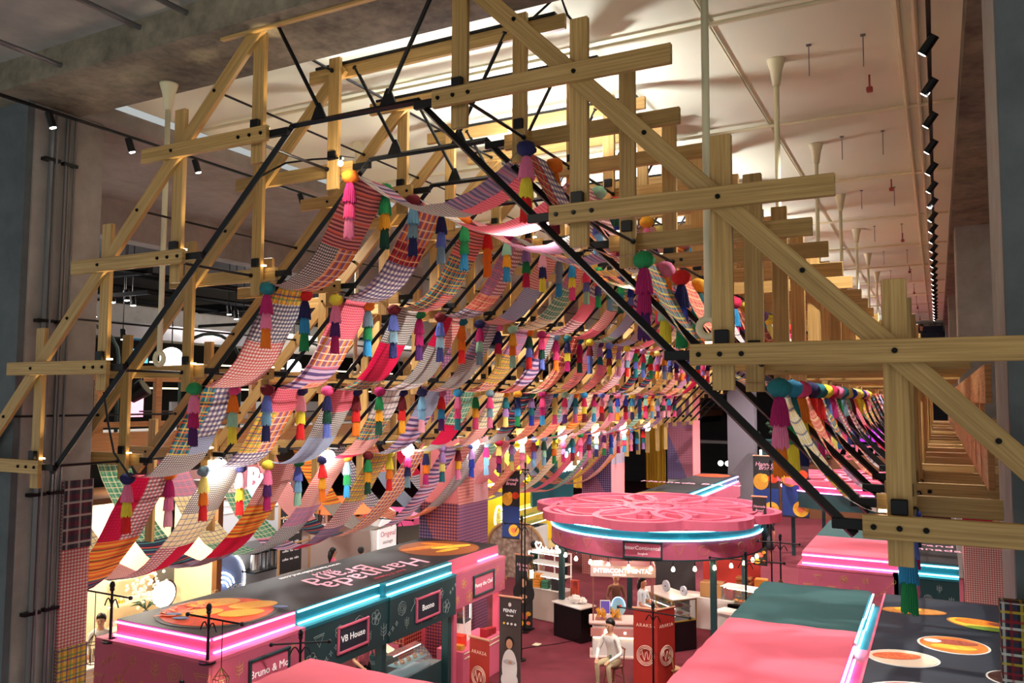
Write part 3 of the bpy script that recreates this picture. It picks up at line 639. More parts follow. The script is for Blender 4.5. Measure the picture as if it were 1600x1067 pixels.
# left end face
abox('end_fascia',(RX0-.25,9.85,2.02),(RX1+.24,9.92,2.94),PINKD,t,.005)
doodles('line_print',(RX0-.25,9.85,2.06),(1,0,0),(0,0,1),2.85,.85,GOLD,t,9,(0,-.003,0))
neon('neon_tube',(RX0,10.07,3.25),(RX1,10.07,3.25),NP,t); neon('neon_tube',(RX0,10.05,3.03),(RX1,10.05,3.03),NP,t)
rf=abox('roof_print',(RX0,10.1,3.28),(RX1,20.2,3.295),PRINTK,t)
mb=MB(); z=3.296
disc(mb,(-12.2,11.35),1.12,.98,z,0); disc(mb,(-12.2,11.35),1.04,.97,z+.003,1)
for (x,y,r_) in ((-12.75,11.75,.5),(-11.95,12.0,.46),(-12.4,11.1,.42),(-11.7,11.45,.42)): disc(mb,(x,y),r_,.62,z+.008,2,rot=.9)
r2=random.Random(5)
for i in range(26):
    a=PI*1.0+r2.uniform(-.7,.9); q=r2.uniform(.45,.95); disc(mb,(-12.2+q*math.cos(a),11.2+q*math.sin(a)),r2.uniform(.07,.16),.3,z+.007,3,10,r2.uniform(0,3))
for (x,y) in ((-12.7,10.75),(-12.35,10.62),(-11.35,12.1)): disc(mb,(x,y),.16,.5,z+.009,4,10,.4)
mb.build('noodle_bowl_print',[mat('plate_grey',(70,66,64)),BROTH,NOOD,PRAWN,mat('napkin_blue',(80,100,150))],rf)
mb=MB(); disc(mb,(-12.1,18.9),1.12,1.0,z,0); disc(mb,(-12.1,18.9),1.08,1.0,z+.003,1)
for (x,y,r_,m_,ro) in ((-12.5,18.6,.62,2,1.2),(-11.9,19.2,.6,3,1.0),(-12.4,19.3,.5,2,.2),(-11.7,18.7,.4,3,1.3)): disc(mb,(x,y),r_,.3,z+.008,m_,24,ro)
mb.build('flatbread_plate_print',[mat('plate_brown',(96,54,30)),foodmat('leopard_print_plate',(200,110,50),(50,24,16),30),foodmat('orange_food',(240,150,40),(220,90,20),8),EGG],rf)
MR=Matrix(((0,1,0),(-1,0,0),(0,0,1))); 
M3=Matrix.Rotation(R(88),3,'Z')@Matrix.Rotation(PI,3,'Z')
for s_,sz,x,y,m_ in (('Hannada',1.0,-11.7,15.7,PKL),('Brand',.9,-12.32,15.1,PKL),('2024',.34,-12.75,15.0,PKL),('www.hannadabrand.com',.2,-13.12,15.0,WHT),('food & friends',.2,-11.3,15.6,mat('red_letters',(190,70,90)))):
    text('roof_lettering',s_,sz,m_,rf,(x,y,3.3),M3,.003,shear=.25)
# posts, counters and back of the stall
for y,m_ in ((9.95,PINK),(12.15,PINK),(14.8,TEALD),(17.5,TEALD),(17.75,PINK),(20.1,PINK)):
    abox('stall_post',(-11.05,y-.08,0),(-10.85,y+.08,2.1),m_,t,.01); abox('stall_post',(-13.4,y-.08,0),(-13.25,y+.08,3.0),m_,t,.01)
abox('stall_back',(-13.42,17.5,0),(-13.36,20.2,2.9),PL['redplaid'],t); abox('side_panel',(-13.3,17.45,0),(-12.2,17.5,2.3),PL['redplaid'],t); abox('side_panel',(-13.3,17.38,0),(-12.3,17.44,1.1),PINK,t)
abox('side_panel',(-13.3,14.75,0),(-12.6,14.8,2.2),PINK,t)
abox('stall_counter',(-11.5,12.5,0),(-10.95,17.3,.95),TEALD,t,.01)
abox('stall_counter',(-11.5,17.9,0),(-10.7,20.0,1.0),PINK,t,.01)
for z_ in (.82,.94): abox('counter_moulding',(-10.70,17.95,z_),(-10.68,19.95,z_+.02),CREAM,t)
for i in range(3): light('stall_light','POINT',(-12.2,11.4+i*3.8,2.6),55,(1,.86,.7),.1)
# goods in the stall
def crate_box(name,lo,hi,m,label,cat,group=None,b=.006): return tag(abox(name,lo,hi,m,None,b),label,cat,group)
t=empty('display_case',(-11.2,16.25,.95),0,'pale blue glass pastry case on the teal stall counter','display case')
MB().add([(-.25,-.6,0),(.25,-.6,0),(.25,-.6,.2),(-.05,-.6,.5),(-.25,-.6,.5),(-.25,.6,0),(.25,.6,0),(.25,.6,.2),(-.05,.6,.5),(-.25,.6,.5)],[(4,3,2,1,0),(5,6,7,8,9),(1,2,7,6),(2,3,8,7),(3,4,9,8)]).build('glass',GLASS,t)
MB().cbox((0,0,.03),(.48,1.2,.06),.01).cbox((-.03,0,.24),(.36,1.15,.015),.003).build('shelf',mat('ice_blue',(150,200,215),.4),t)
for i in range(8): MB().sphere((-.05+.1*(i%2),-.45+.13*i,.29),.05,8,sc=(1.2,1,.7)).build('pastry',foodmat('crust',(214,150,80),(150,84,36),20),t)
neon('case_light',(-.05,-.55,.47),(-.05,.55,.47),SHELFL,t,.01)
t=empty('cash_register',(-12.3,16.7,1.1),R(20),'dark green till with pale sloping screen inside the teal stall','till')
MB().cbox((0,0,-.05),(.5,.6,.1),.01).add([(-.2,-.25,0),(.25,-.25,0),(.25,.25,0),(-.2,.25,0),(-.2,-.25,.25),(-.2,.25,.25)],[(0,1,4),(3,5,2),(1,2,5,4),(0,4,5,3)]).build('till_body',TEALD,t)
MB().box((.03,0,.14),(.36,.42,.01),0,Matrix.Translation((0,0,0))@Matrix.Rotation(R(29),4,'Y')).build('screen',mat('pale_screen',(220,215,170),emit=(.8,.8,.6,1),es=.5),t)
abox('shelf_unit',(-12.6,16.1,0),(-12.0,17.1,1.0),TEALD,None,.01,label='dark teal cabinet under the green till',cat='cabinet')
t=empty('glass_cabinet',(-11.35,18.75,1.0),R(8),'small lit glass drinks cabinet on white stand in the pink stall','cabinet')
MB().cbox((0,0,.25),(.5,.5,.5),.01).build('base',WHITE,t); MB().cbox((0,0,1.12),(.56,.56,.06),.015).build('lid',mat('peach_top',(232,196,160)),t)
MB().box((0,0,.8),(.5,.5,.6)).build('glass',GLASS,t)
for x in (-.25,.25):
    for y in (-.25,.25): MB().cbox((x,y,.8),(.03,.03,.6),.004).build('corner_post',WHITE,t)
MB().cbox((0,0,.9),(.22,.2,.28),.01).build('red_tank',mat('red_drink',(190,40,60)),t); MB().sphere((.02,0,.62),.12,8,sc=(1,1,.5)).build('food_heap',foodmat('brown_heap',(150,90,50),(80,40,20),20),t)
neon('case_light',(.22,-.2,.55),(.22,-.2,1.05),SHELFL,t,.012); neon('case_light',(.22,.2,.55),(.22,.2,1.05),SHELFL,t,.012)
crate_box('red_bag',(-11.2,18.15,1.0),(-10.9,18.4,1.3),mat('red_bag',(225,50,24)),'bright red carrier bag on pink stall counter','bag')
crate_box('gift_box',(-11.15,17.98,1.0),(-10.8,18.14,1.12),mat('gold_box',(200,140,50)),'low golden box at the near end of the pink counter','box')
for i in range(3): crate_box('red_box',(-11.0,19.25+i*.2,1.0),(-10.8,19.4+i*.2,1.22-.03*i),mat('dark_red',(150,20,30)),f'small dark red box on the pink counter, {ORD[i]} past the glass cabinet','box','red boxes on the pink counter')
# ---------------------------------------------------------------- canopies
def canopy(name,x0,x1,parts,z,label,skirt=PINK,h=.28):
    t=empty(name,(0,0,0),0,label,'canopy')
    for i,(y0,y1,m) in enumerate(parts):
        mb=MB(); nx,ny=10,14
        for j in range(ny+1):
            for i2 in range(nx+1):
                x=x0+(x1-x0)*i2/nx; y=y0+(y1-y0)*j/ny; mb.v.append((x,y,z+.012*math.sin(y*9+x)+.008*math.sin(x*7)))
        for j in range(ny):
            for i2 in range(nx): a=j*(nx+1)+i2; mb.f.append([a,a+1,a+nx+2,a+nx+1]); mb.m.append(0); mb.uv.append(None)
        mb.build('canopy_sheet',m,t,smooth=True)
        abox('canopy_box',(x0,y0,z-h),(x1,y1,z-.02),m if m is not PINKF and m is not TEALF else (PINK if m is PINKF else TEAL),t)
    for x in (x0+.1,x1-.1):
        for y in (parts[0][0]+.1,parts[-1][1]-.1): abox('canopy_post',(x-.05,y-.05,0),(x+.05,y+.05,z-h),TEALD,t,.01)
    return t
t=canopy('pink_canopy',-9.1,-4.6,[(6.4,10.42,PINKF)],3.15,'plain pink cloth canopy at the bottom left of centre')
t=canopy('two_tone_canopy',-3.7,-1.42,[(12.05,16.25,PINKF),(16.25,19.8,TEALF)],3.15,'long canopy, pink cloth near and dark teal cloth behind, right of the aisle')
neon('neon_tube',(-3.7,12.02,3.05),(-1.5,12.02,3.05),NP,t,.03)
abox('canopy_ledge',(-1.42,12.05,2.8),(-1.2,16.25,2.86),PINK,t); abox('canopy_ledge',(-1.42,16.25,2.8),(-1.2,19.8,2.86),TEAL,t)
for z_ in (3.12,2.9):
    neon('neon_tube',(-1.39,12.1,z_),(-1.39,15.4,z_),NP,t,.02); neon('neon_tube',(-1.39,15.7,z_),(-1.39,17.4,z_),NC,t,.02); neon('neon_tube',(-1.37,17.5,z_),(-1.37,19.7,z_),NC,t,.02)
# food roof
t=empty('printed_roof_stall',(0,0,0),0,'stall roof printed with plates of food, beneath the right-hand timber','stall')
rf=abox('roof_print',(-1.12,11.5,3.1),(1.6,19.75,3.15),NAVY,t); abox('roof_side',(-1.16,11.5,2.75),(-1.12,19.75,3.16),PINK,t); abox('stall_body',(-1.0,11.6,0),(1.5,19.6,3.08),NAVY,t)
z=3.152
def plate(cx,cy,r,sy,rot,items,name,rim=WHITE,base=BROTH):
    mb=MB(); disc(mb,(cx,cy),r,sy,z,0,36,rot); disc(mb,(cx,cy),r*.93,sy,z+.003,1,36,rot)
    ms=[rim,base]
    for (dx,dy,rr_,ss,ro,m_) in items:
        if m_ not in ms: ms.append(m_)
        disc(mb,(cx+dx,cy+dy),rr_,ss,z+.007,ms.index(m_),24,ro)
    mb.build(name,ms,rf)
plate(-.2,12.9,1.0,.95,0,[(-.35,.1,.55,.7,.5,foodmat('brown_broth',(190,60,20),(120,30,10),4)),(.3,-.2,.5,.6,.2,NOOD),(.2,.5,.42,.35,0,PRAWN),(-.15,.6,.15,.5,.3,mat('egg_grey',(110,120,130)))],'seafood_plate_print')
plate(-.62,15.0,.55,.85,.3,[(-.1,.05,.38,.5,.4,PRAWN)],'fried_fish_plate_print',WHITE,mat('cream_dish',(236,214,190)))
plate(.12,16.2,.56,.95,0,[(0,.15,.38,.4,.1,MEAT),(.0,-.18,.35,.4,.1,EGG),(-.32,.1,.14,.8,0,WHITE)],'omelette_curry_plate_print',WHITE,foodmat('orange_curry',(226,140,50),(200,100,30),5))
plate(.95,14.7,.42,.95,0,[(0,0,.2,.7,0,MEAT),(.1,.15,.1,.6,0,EGG)],'dark_stew_plate_print',WHITE,foodmat('stew',(90,44,28),(50,20,14),9))
plate(-.55,18.4,.6,.45,.2,[(-.1,.05,.25,.6,.3,EGG)],'bread_plate_print',foodmat('crustrim',(200,130,70),(140,80,30),10),foodmat('crust2',(222,160,80),(170,100,40),12))
plate(.62,17.9,.62,.6,-.4,[(-.1,.15,.35,.6,0,foodmat('orange_food',(240,150,40),(220,90,20),8)),(.1,-.3,.4,.35,0,GREENF),(.25,.1,.15,.7,0,MEAT)],'burger_plate_print',foodmat('crustrim',(200,130,70),(140,80,30),10),EGG)
MB().prism([(.35,14.1),(.85,14.2),(.95,13.6),(.5,13.4)],z,z+.006).build('napkin_print',WHITE,rf); MB().prism([(.5,14.0),(.7,14.02),(.72,13.75),(.55,13.72)],z+.007,z+.01).build('card_print',foodmat('orange_food',(1,1,1),(1,1,1)),rf)
# pink box stall behind
def boxstall(name,x0,x1,parts,y0,y1,label,neonm,base):
    t=empty(name,(0,0,0),0,label,'stall')
    for a,b,m in parts: abox('roof_sheet',(x0,a,3.12),(x1,b,3.17),m,t)
    abox('roof_box',(x0,y0,2.82),(x1,y1,3.12),PINK if base is PINKD else TEAL,t); abox('roof_ledge',(x0-.12,y0-.2,2.76),(x1,y1,2.82),PINK if base is PINKD else TEAL,t)
    abox('fascia',(x0-.1,y0-.18,2.05),(x1,y0-.1,2.76),base,t); abox('side_fascia',(x0-.1,y0-.1,2.05),(x0-.02,y1,2.76),base,t)
    for z_ in (3.08,2.86): neon('neon_tube',(x0,y0-.03,z_),(x1,y0-.03,z_),neonm,t,.022)
    doodles('line_print',(x0,y0-.18,2.1),(1,0,0),(0,0,1),x1-x0,.62,GOLD if base is PINKD else PLINE,t,int(abs(x0*7)),(0,-.004,0))
    for x in (x0,x1-.1):
        for y in (y0,y1-.1): abox('stall_post',(x,y,0),(x+.1,y+.1,2.1),PINK,t)
    return t
boxstall('pink_box_stall',-3.45,-1.05,[(24.0,27.0,PINKF),(27.0,30.6,TEALF)],24.0,30.6,'pink stall with two pink neon lines beyond the two-tone canopy',NP,PINKD)
t=boxstall('teal_box_stall',-1.05,.35,[(24.0,30.6,PRINTK)],24.0,30.6,'dark stall with cyan neon lines right of the pink neon stall',NC,TEALD)
for i,s_ in enumerate(('Hannada','Brand')): text('roof_lettering',s_,.5,PKL,t,(-.4+.1*i,26+.7*i,3.18),None,.003)
# far stall row
t=empty('far_stall',(0,0,0),0,'far stall with black printed roof edged in pink and cyan neon','stall')
fx0,fx1,fy0,fy1=-11.8,-9.9,33.0,45.5
abox('roof_print',(fx0,fy0,3.2),(fx1,fy1,3.26),PRINTK,t); abox('roof_box',(fx0,fy0,2.85),(fx1+.05,fy1,3.2),TEAL,t); abox('fascia',(fx1,fy0,2.1),(fx1+.2,fy1,2.85),PINKD,t); abox('end_fascia',(fx0,fy0-.1,2.1),(fx1+.2,fy0,3.1),PINK,t)
for z_ in (3.15,2.9):
    neon('neon_tube',(fx1+.1,fy0,z_),(fx1+.1,fy0+3,z_),NP,t,.03); neon('neon_tube',(fx1+.1,fy0+3,z_),(fx1+.1,fy1-3,z_),NC,t,.03); neon('neon_tube',(fx1+.1,fy1-3,z_),(fx1+.1,fy1,z_),NP,t,.03)
neon('neon_tube',(fx0,fy0-.12,3.1),(fx1,fy0-.12,3.1),NP,t,.03)
mb=MB(); disc(mb,(-10.85,34.3),.9,1.0,3.265,0); mb.build('dish_print',[foodmat('orange_food',(1,1,1),(1,1,1))],t); mb=MB(); disc(mb,(-10.85,44.2),.9,1.0,3.265,0); mb.build('dish_print',[BROTH],t)
text('roof_lettering','Hannada Brand',.8,PKL,t,(-10.85,39.5,3.27),None,.003)
for y in (33.1,39,45.3): abox('stall_post',(fx1,y,0),(fx1+.15,y+.15,2.1),PINK,t)
abox('stall_body',(fx0+.1,fy0+.1,0),(fx1-.3,fy1-.1,2.8),mat('warm_stall_inside',(150,100,70)),t)
# ---------------------------------------------------------------- round pavilions
def ribbon(mb,pts,w,z0,z1,m=0):
    P=[Vector(p) for p in pts]; N=len(P); a=[];b=[]
    for i,p in enumerate(P):
        d=(P[(i+1)%N]-P[i-1]).normalized(); n=Vector((-d.y,d.x)); a.append(p+n*w/2); b.append(p-n*w/2)
    vs=[(q.x,q.y,z1) for q in a]+[(q.x,q.y,z1) for q in b]+[(q.x,q.y,z0) for q in a]+[(q.x,q.y,z0) for q in b]; fs=[]
    for i in range(N):
        j=(i+1)%N; fs+=[(i,j,N+j,N+i),(2*N+i,3*N+i,3*N+j,2*N+j),(i,2*N+i,2*N+j,j),(N+i,N+j,3*N+j,3*N+i)]
    mb.add(vs,fs,m)
def pavilion(name,cx,cy,Rr,zf0,zf1,label,neonm,fm,fasc,small=False):
    t=empty(name,(cx,cy,0),0,label,'pavilion'); n=56
    def ring(nm,r0_,r1_,z0,z1,m):
        mb=MB(); vs=[];fs=[]
        for i in range(n):
            a=2*PI*i/n
            for r_,z_ in ((r0_,z0),(r1_,z0),(r1_,z1),(r0_,z1)): vs.append((r_*math.cos(a),r_*math.sin(a),z_))
        for i in range(n):
            j=(i+1)%n
            for k in range(4): fs.append((4*i+k,4*i+(k+1)%4,4*j+(k+1)%4,4*j+k))
        return mb.add(vs,fs).build(nm,m,t)
    ring('fascia',Rr-.06,Rr,zf0,zf1,fasc); ring('fascia_edge',Rr-.08,Rr+.02,zf0-.04,zf0,TEALD); ring('neon_box',Rr-.12,Rr-.03,zf1,zf1+.3,fm)
    ring('neon_tube',Rr,Rr+.035,zf1-.01,zf1+.03,neonm); ring('neon_tube',Rr-.02,Rr+.015,zf1+.24,zf1+.28,neonm)
    z0,z1=zf1+.3,zf1+.55
    for k in range(8):
        a=2*PI*k/8+.15; c=Vector((math.cos(a),math.sin(a)))*Rr*.71; tn=Vector((-c.y,c.x)).normalized(); cn=c.normalized()
        mb=MB(); ribbon(mb,[c+cn*(Rr*.44*math.cos(s))+tn*(Rr*.41*math.sin(s)) for s in [2*PI*i/28 for i in range(28)]],.2,z0+.004*k,z1+.004*k); mb.build('petal_ring',PINK,t)
        if not small:
            mb=MB(); ribbon(mb,[c*.9+cn*(Rr*.3*math.cos(s))+tn*(Rr*.13*math.sin(s)*(1.3+math.cos(s))) for s in [2*PI*i/22 for i in range(22)]],.12,z0,z1-.02+.003*k); mb.build('petal_loop',PINK,t)
            c2=c*.42; mb=MB(); ribbon(mb,[c2+cn*(Rr*.3*math.cos(s))+tn*(Rr*.16*math.sin(s)) for s in [2*PI*i/20 for i in range(20)]],.12,z0,z1-.01-.003*k); mb.build('inner_loop',PINK,t)
    mb=MB(); ribbon(mb,[Vector((math.cos(s),math.sin(s)))*Rr*.99 for s in [2*PI*i/56 for i in range(56)]],.18,z0-.01,z1-.04); mb.build('rim_ring',PINK,t)
    mb=MB(); ribbon(mb,[Vector((math.cos(s),math.sin(s)))*Rr*.22 for s in [2*PI*i/24 for i in range(24)]],.2,z0-.01,z1+.02); mb.build('centre_ring',PINK,t)
    for k in range(4):
        a=(-149,-39,35,125)[k]*PI/180; x,y=math.cos(a)*(Rr-.3),math.sin(a)*(Rr-.3); MB().cbox((x,y,(zf0)/2),(.16,.16,zf0),.01).build('pavilion_post',TEALD,t)
        MB().tube([(0,0,zf0+.15),(x,y,zf0+.15)],.05,4).build('roof_spoke',TEALD,t)
        MB().cyl((x*.55,y*.55,z0-.02),(x*.55+.3,y*.55,z0-.02),.03,n=8).build('tube_lamp',NW,t)
    if not small:
        import math as _m
        mb=MB()
        for k in range(15):
            a0=2*PI*k/15; pts=[]
            for j in range(9):
                q=2*PI*j/8; aa=a0+.05*math.cos(q); pts.append(((Rr+.004)*math.cos(aa),(Rr+.004)*math.sin(aa),(zf0+zf1)/2+.13*math.sin(q)))
            mb.tube(pts,.006,4)
            aa=a0+.2; mb.tube([((Rr+.004)*math.cos(aa+d),(Rr+.004)*math.sin(aa+d),z_) for d,z_ in ((-.05,zf1-.12),(.05,zf1-.1),(0,zf0+.12),(-.05,zf1-.12))],.006,4)
        mb.build('line_print',GOLD,t)
    return t
PV=pavilion('flower_roof_pavilion',-8.12,25.4,3.28,2.88,3.4,'round pavilion with pink openwork flower roof and cyan neon rim','NCx' and NC,TEAL,PINKD)
a=math.atan2(-25.4,8.05)-.1; n_=(math.cos(a),math.sin(a)); sign(PV,'InterContinental',(n_[0]*3.3,n_[1]*3.3,3.14),1.05,.42,n_,TEALD,PINK,WHT,.15,'Bangkok')
pavilion('pink_neon_pavilion',-3.6,42.5,3.4,2.45,3.15,'distant round pavilion with pink flower roof and pink neon rim',NP,PINK,TEALD,True)
# hanging bulbs round the pavilion edge
for i in range(16):
    a=-2.9+i*.2*1.0; x=-8.12+3.12*math.cos(a); y=25.4+3.12*math.sin(a)
    b=empty('pendant_bulb',(x,y,2.62),0,f'warm pear-shaped bulb hanging under the flower pavilion rim, {ORD[i]} from the left','bulb','pear bulbs under the pavilion rim')
    MB().lathe([(.001,-.09),(.045,-.07),(.055,-.03),(.03,.03),(.02,.05)],(0,0,0),12).build('glass',GLOW,b,smooth=True); MB().cyl((0,0,.05),(0,0,.25),.012,n=6).build('cord',BLACK,b)
for (x,y) in ((-9.5,24),(-6.7,24),(-8,26.5)): light('pavilion_light','POINT',(x,y,2.6),34,(1,.84,.64),.12)
# ---------------------------------------------------------------- lamp posts
def scroll(mb,x0,z0,d,s):
    mb.tube([(x0+d*s*(.0+.55*q),0,z0+s*(-.2+.55*math.sin(q*2.4))) for q in [i/8*1.3 for i in range(9)]],.013,5)
def lamp_post(x,y,h,arm0,arm1,rz,label,lantern=None,lit=True,base=0.,chain=.9):
    t=empty('lamp_post',(x,y,base),rz,label,'lamp post')
    MB().cyl((0,0,0),(0,0,h),.028,.022,8).build('post',BLACK,t); MB().cyl((0,0,0),(0,0,.03),.14,n=14).build('foot',BLACK,t)
    MB().cyl((arm0,0,h-.12),(arm1,0,h-.12),.018,n=6).sphere((arm0,0,h-.12),.04,8).sphere((arm1,0,h-.12),.04,8).build('cross_arm',BLACK,t)
    mb=MB(); mb.sphere((0,0,h+.05),.05,8,sc=(1,1,1.6)).sphere((0,0,h-.02),.045,8)
    for d in (-1,1): scroll(mb,0,h-.28,d,.26)
    mb.build('finial_scrolls',BLACK,t)
    if lantern is not None:
        lx=lantern; zt=h-.12-chain
        L=MB().tube([(lx,0,h-.12),(lx,0,zt)],.008,5); L.build('chain',BLACK,t)
        l=MB(); n=6; 
        for i in range(n):
            a=2*PI*i/n; p=[(lx+.13*math.cos(a),.13*math.sin(a),zt-.17),(lx+.1*math.cos(a),.1*math.sin(a),zt-.52)]
            l.tube([(lx,0,zt),p[0],p[1]],.008,4)
            a2=2*PI*(i+1)/n; l.tube([p[0],(lx+.13*math.cos(a2),.13*math.sin(a2),zt-.17)],.008,4); l.tube([p[1],(lx+.1*math.cos(a2),.1*math.sin(a2),zt-.52)],.008,4)
        lo=l.build('lantern',mat('brass_dark',(110,84,40),.4,.7),t)
        for dx in (-.03,.03,0): MB().cyl((lx+dx,dx,zt-.48),(lx+dx,dx,zt-.26),.014,n=6).build('candle_bulb',GLOW if lit else CREAM,lo)
lamp_post(-13.3,9.9,.95,-.75,.5,0,'black scroll lamp post on the left corner of the printed roof',-.45,False,2.95,.75)
lamp_post(-10.85,9.9,.85,-.5,.75,0,'black scroll lamp post on the near corner of the printed roof',.32,True,2.95,.75)
lamp_post(-10.15,11.35,3.12,-.5,.5,R(40),'black scroll lamp post in front of the pink stall name board')
lamp_post(-10.4,9.0,2.9,-.5,.6,R(35),'black scroll lamp post at the bottom edge left of the pink canopy')
lamp_post(-10.6,20.9,3.9,-.5,.5,R(10),'black scroll lamp post at the far corner of the printed stall row',.3,True,0,1.0)
lamp_post(-14.2,19.9,3.9,-.9,.5,R(10),'black scroll lamp post in front of the gingham pillar')
lamp_post(-6.1,18.9,2.45,-.9,.9,R(-5),'black scroll lamp post beside the seated man')
lamp_post(-4.5,21.6,3.35,-.9,.95,R(5),'black scroll lamp post beyond the teal canopy corner',.85,True,0,.4)
lamp_post(-3.9,23.2,3.6,-.6,.5,0,'black scroll lamp post at the pink neon stall corner')
lamp_post(-4.9,27.5,5.3,-.1,.7,R(5),'tall thin post carrying a banner right of the flower pavilion')
lamp_post(-11.75,23.4,5.2,-1.,.1,R(5),'tall thin post carrying a banner left of the flower pavilion')
# ---------------------------------------------------------------- banners
def banner(name,x,y,z0,z1,w,label,kind,rz=0):
    t=empty(name,(x,y,0),rz,label,'banner'); 
    MB().cyl((-w/2-.03,0,z1+.03),(w/2+.03,0,z1+.03),.03,n=8).build('top_rail',mat('tan_rail',(200,140,110)),t)
    MB().cbox((0,0,(z0+z1)/2),(w,.03,z1-z0),.004).build('banner_sheet',PRINTK if kind!='penny' else mat('brown_grey_print',(72,62,60)),t)
    M3=facing(0,-1); H=z1-z0; F=-.02
    def D(cx,cz,r,s,m,nm='picture'): 
        nonlocal F; F-=.0025
        mb=MB(); pts=[(cx+r*math.cos(a),F-.002,cz+r*s*math.sin(a)) for a in [2*PI*i/20 for i in range(20)]]; pts2=[(p[0],F+.006,p[2]) for p in pts]
        mb.add(pts+pts2,[tuple(range(20)),tuple(range(20,40))[::-1]]+[(i,20+i,20+(i+1)%20,(i+1)%20) for i in range(20)]); mb.build(nm,m,t)
    if kind in('food','wink'):
        text('banner_lettering','Hannada',w*.24,PKL,t,(0,F,z1-H*.13),M3,.003,shear=.2); text('banner_lettering','Brand',w*.24,PKL,t,(0,F,z1-H*.19),M3,.003,shear=.2)
    if kind=='food':
        MB().cbox((0,-.017,z0+H*.25),(w*.98,.006,H*.45),.001).build('blue_print',mat('blue_print',(30,60,130)),t)
        F=-.026; D(-w*.2,z1-H*.42,w*.3,1.1,NOOD); D(w*.28,z1-H*.36,w*.2,.9,BROTH); D(-w*.05,z1-H*.36,w*.14,1.2,EGG); D(w*.2,z0+H*.13,w*.3,1,EGG); D(w*.2,z0+H*.13,w*.14,.9,PRAWN)
    if kind=='wink':       # portrait standee: woman in black with crossed arms above food
        F=-.02; D(0,z0+H*.48,w*.62,1.0,mat('standee_disc',(22,20,24))); F=-.028
        D(0,z0+H*.64,w*.27,1.2,HAIR); F=-.034; D(0,z0+H*.62,w*.16,1.35,SKIN); D(0,z0+H*.7,w*.17,.5,HAIR); D(0,z0+H*.43,w*.22,.5,SKIN); D(-w*.12,z0+H*.36,w*.16,.5,SKIN)
        D(-w*.2,z0+H*.06,w*.22,.8,EGG); D(w*.05,z0+H*.16,w*.22,.8,MEAT); D(w*.3,z0+H*.2,w*.14,.8,NOOD); D(w*.3,z0+H*.07,w*.12,.8,PRAWN)
    if kind=='penny':
        text('banner_lettering','PENNY',w*.2,WHT,t,(0,F,z1-H*.14),M3,.003); text('banner_lettering','the chef',w*.1,WHT,t,(0,F,z1-H*.19),M3,.003); D(0,z1-H*.07,w*.07,1.2,WHITE)
        for i in range(4): D((i-1.5)*w*.18,z1-H*.28,w*.05,1,WHITE if i else EGG)
        F=-.024; D(0,z0+H*.24,w*.36,2.1,WHITE); D(0,z0+H*.1,w*.4,1.0,WHITE); F=-.027; D(0,z0+H*.3,w*.3,.35,mat('coat_fold',(196,192,190))); F=-.03; D(0,z0+H*.52,w*.2,1.2,HAIR); F=-.034; D(0,z0+H*.5,w*.15,1.35,SKIN); D(w*.05,z0+H*.3,w*.09,.6,SKIN)
    if kind=='araksa':
        text('banner_lettering','ARAKSA',w*.19,mat('cream_letters',(240,200,180)),t,(0,F,z1-H*.2),M3,.003,spacing=1.15)
        mb=MB()
        for q in range(3): mb.tube([((.36-.05*q)*w*math.cos(s)*(1+.0*q),F-.005,z0+H*.42+(.4-.06*q)*w*math.sin(s)) for s in [2*PI*i/24 for i in range(24)]],.008,4,close=True)
        mb.tube([(w*(-.2+.05*i),F-.005,z0+H*.42+w*.22*math.sin(i*1.7)) for i in range(9)],.01,4)
        mb.build('round_emblem',mat('cream_letters',(240,200,180)),t)
    if kind!='hang': abox('foot',(-w/2,-.15,0),(w/2,.15,.05),BLACK,t) if z0<.3 else None
    return t
ARK=mat('banner_red',(168,40,28),.6)
banner('hanging_banner',-12.15,23.2,2.9,5.05,.62,'tall hanging banner with burger photos left of the flower pavilion','food')
banner('standee',-11.95,23.75,.05,2.3,.62,'cut-out standee of a dark-haired woman above plates on the carpet','wink')
banner('chef_banner',-9.75,18.6,.05,2.3,.6,'grey pull-up banner with a chef in white at the pink counter','penny',R(0))
for (x,y,rz,l,h) in ((-6.75,20.3,R(8),'red banner with round line emblem behind the seated man',2.0),(-6.3,20.55,R(62),'red banner with emblem set edge-on behind the first red banner',2.0),(-9.95,17.4,R(-12),'red banner at the near corner of the pink counter',1.55)):
    t=banner('red_banner',x,y,.05,h,.62,l,'araksa',rz)
    for c in t.children:
        if c.name.startswith('banner_sheet'): c.data.materials[0]=ARK
banner('hanging_banner',-4.95,25.9,2.3,4.35,.42,'narrow hanging banner with a woman right of the flower pavilion','wink')
banner('hanging_banner',-7.5,41.0,1.7,4.6,1.2,'far left hanging food banner before the brown panels','food'); banner('hanging_banner',-6.0,40.0,1.9,5.0,1.2,'far right hanging food banner before the brown panels','food')
t=None
# ================================================================= PLAID PILLARS
def pillar(x0,x1,y0,y1,z1,pats,label):
    t=empty('plaid_pillar',(0,0,0),0,None); t['kind']='structure'
    abox('pillar_core',(x0,y0,0),(x1,y1,z1),CONCL,t)
    for (face,a0,a1,za,zb,m) in pats:      # face 'f' (towards -y) or 's' (towards +x)
        if face=='f': abox('cloth_patch',(x0+(x1-x0)*a0,y0-.02,za),(x0+(x1-x0)*a1,y0,zb),m,t)
        elif face=='s': abox('cloth_patch',(x1,y0+(y1-y0)*a0,za),(x1+.02,y0+(y1-y0)*a1,zb),m,t)
        elif face=='d':
            w=x1-x0; mb=MB(); mb.add([(x0,y0-.03,zb),(x0,y0-.03,za),(x1-a1*w,y0-.03,za),(x0,y0-.021,zb),(x0,y0-.021,za),(x1-a1*w,y0-.021,za)],[(0,1,2),(5,4,3),(0,3,4,1),(1,4,5,2),(2,5,3,0)]); mb.build('cloth_patch',m,t)
    return t
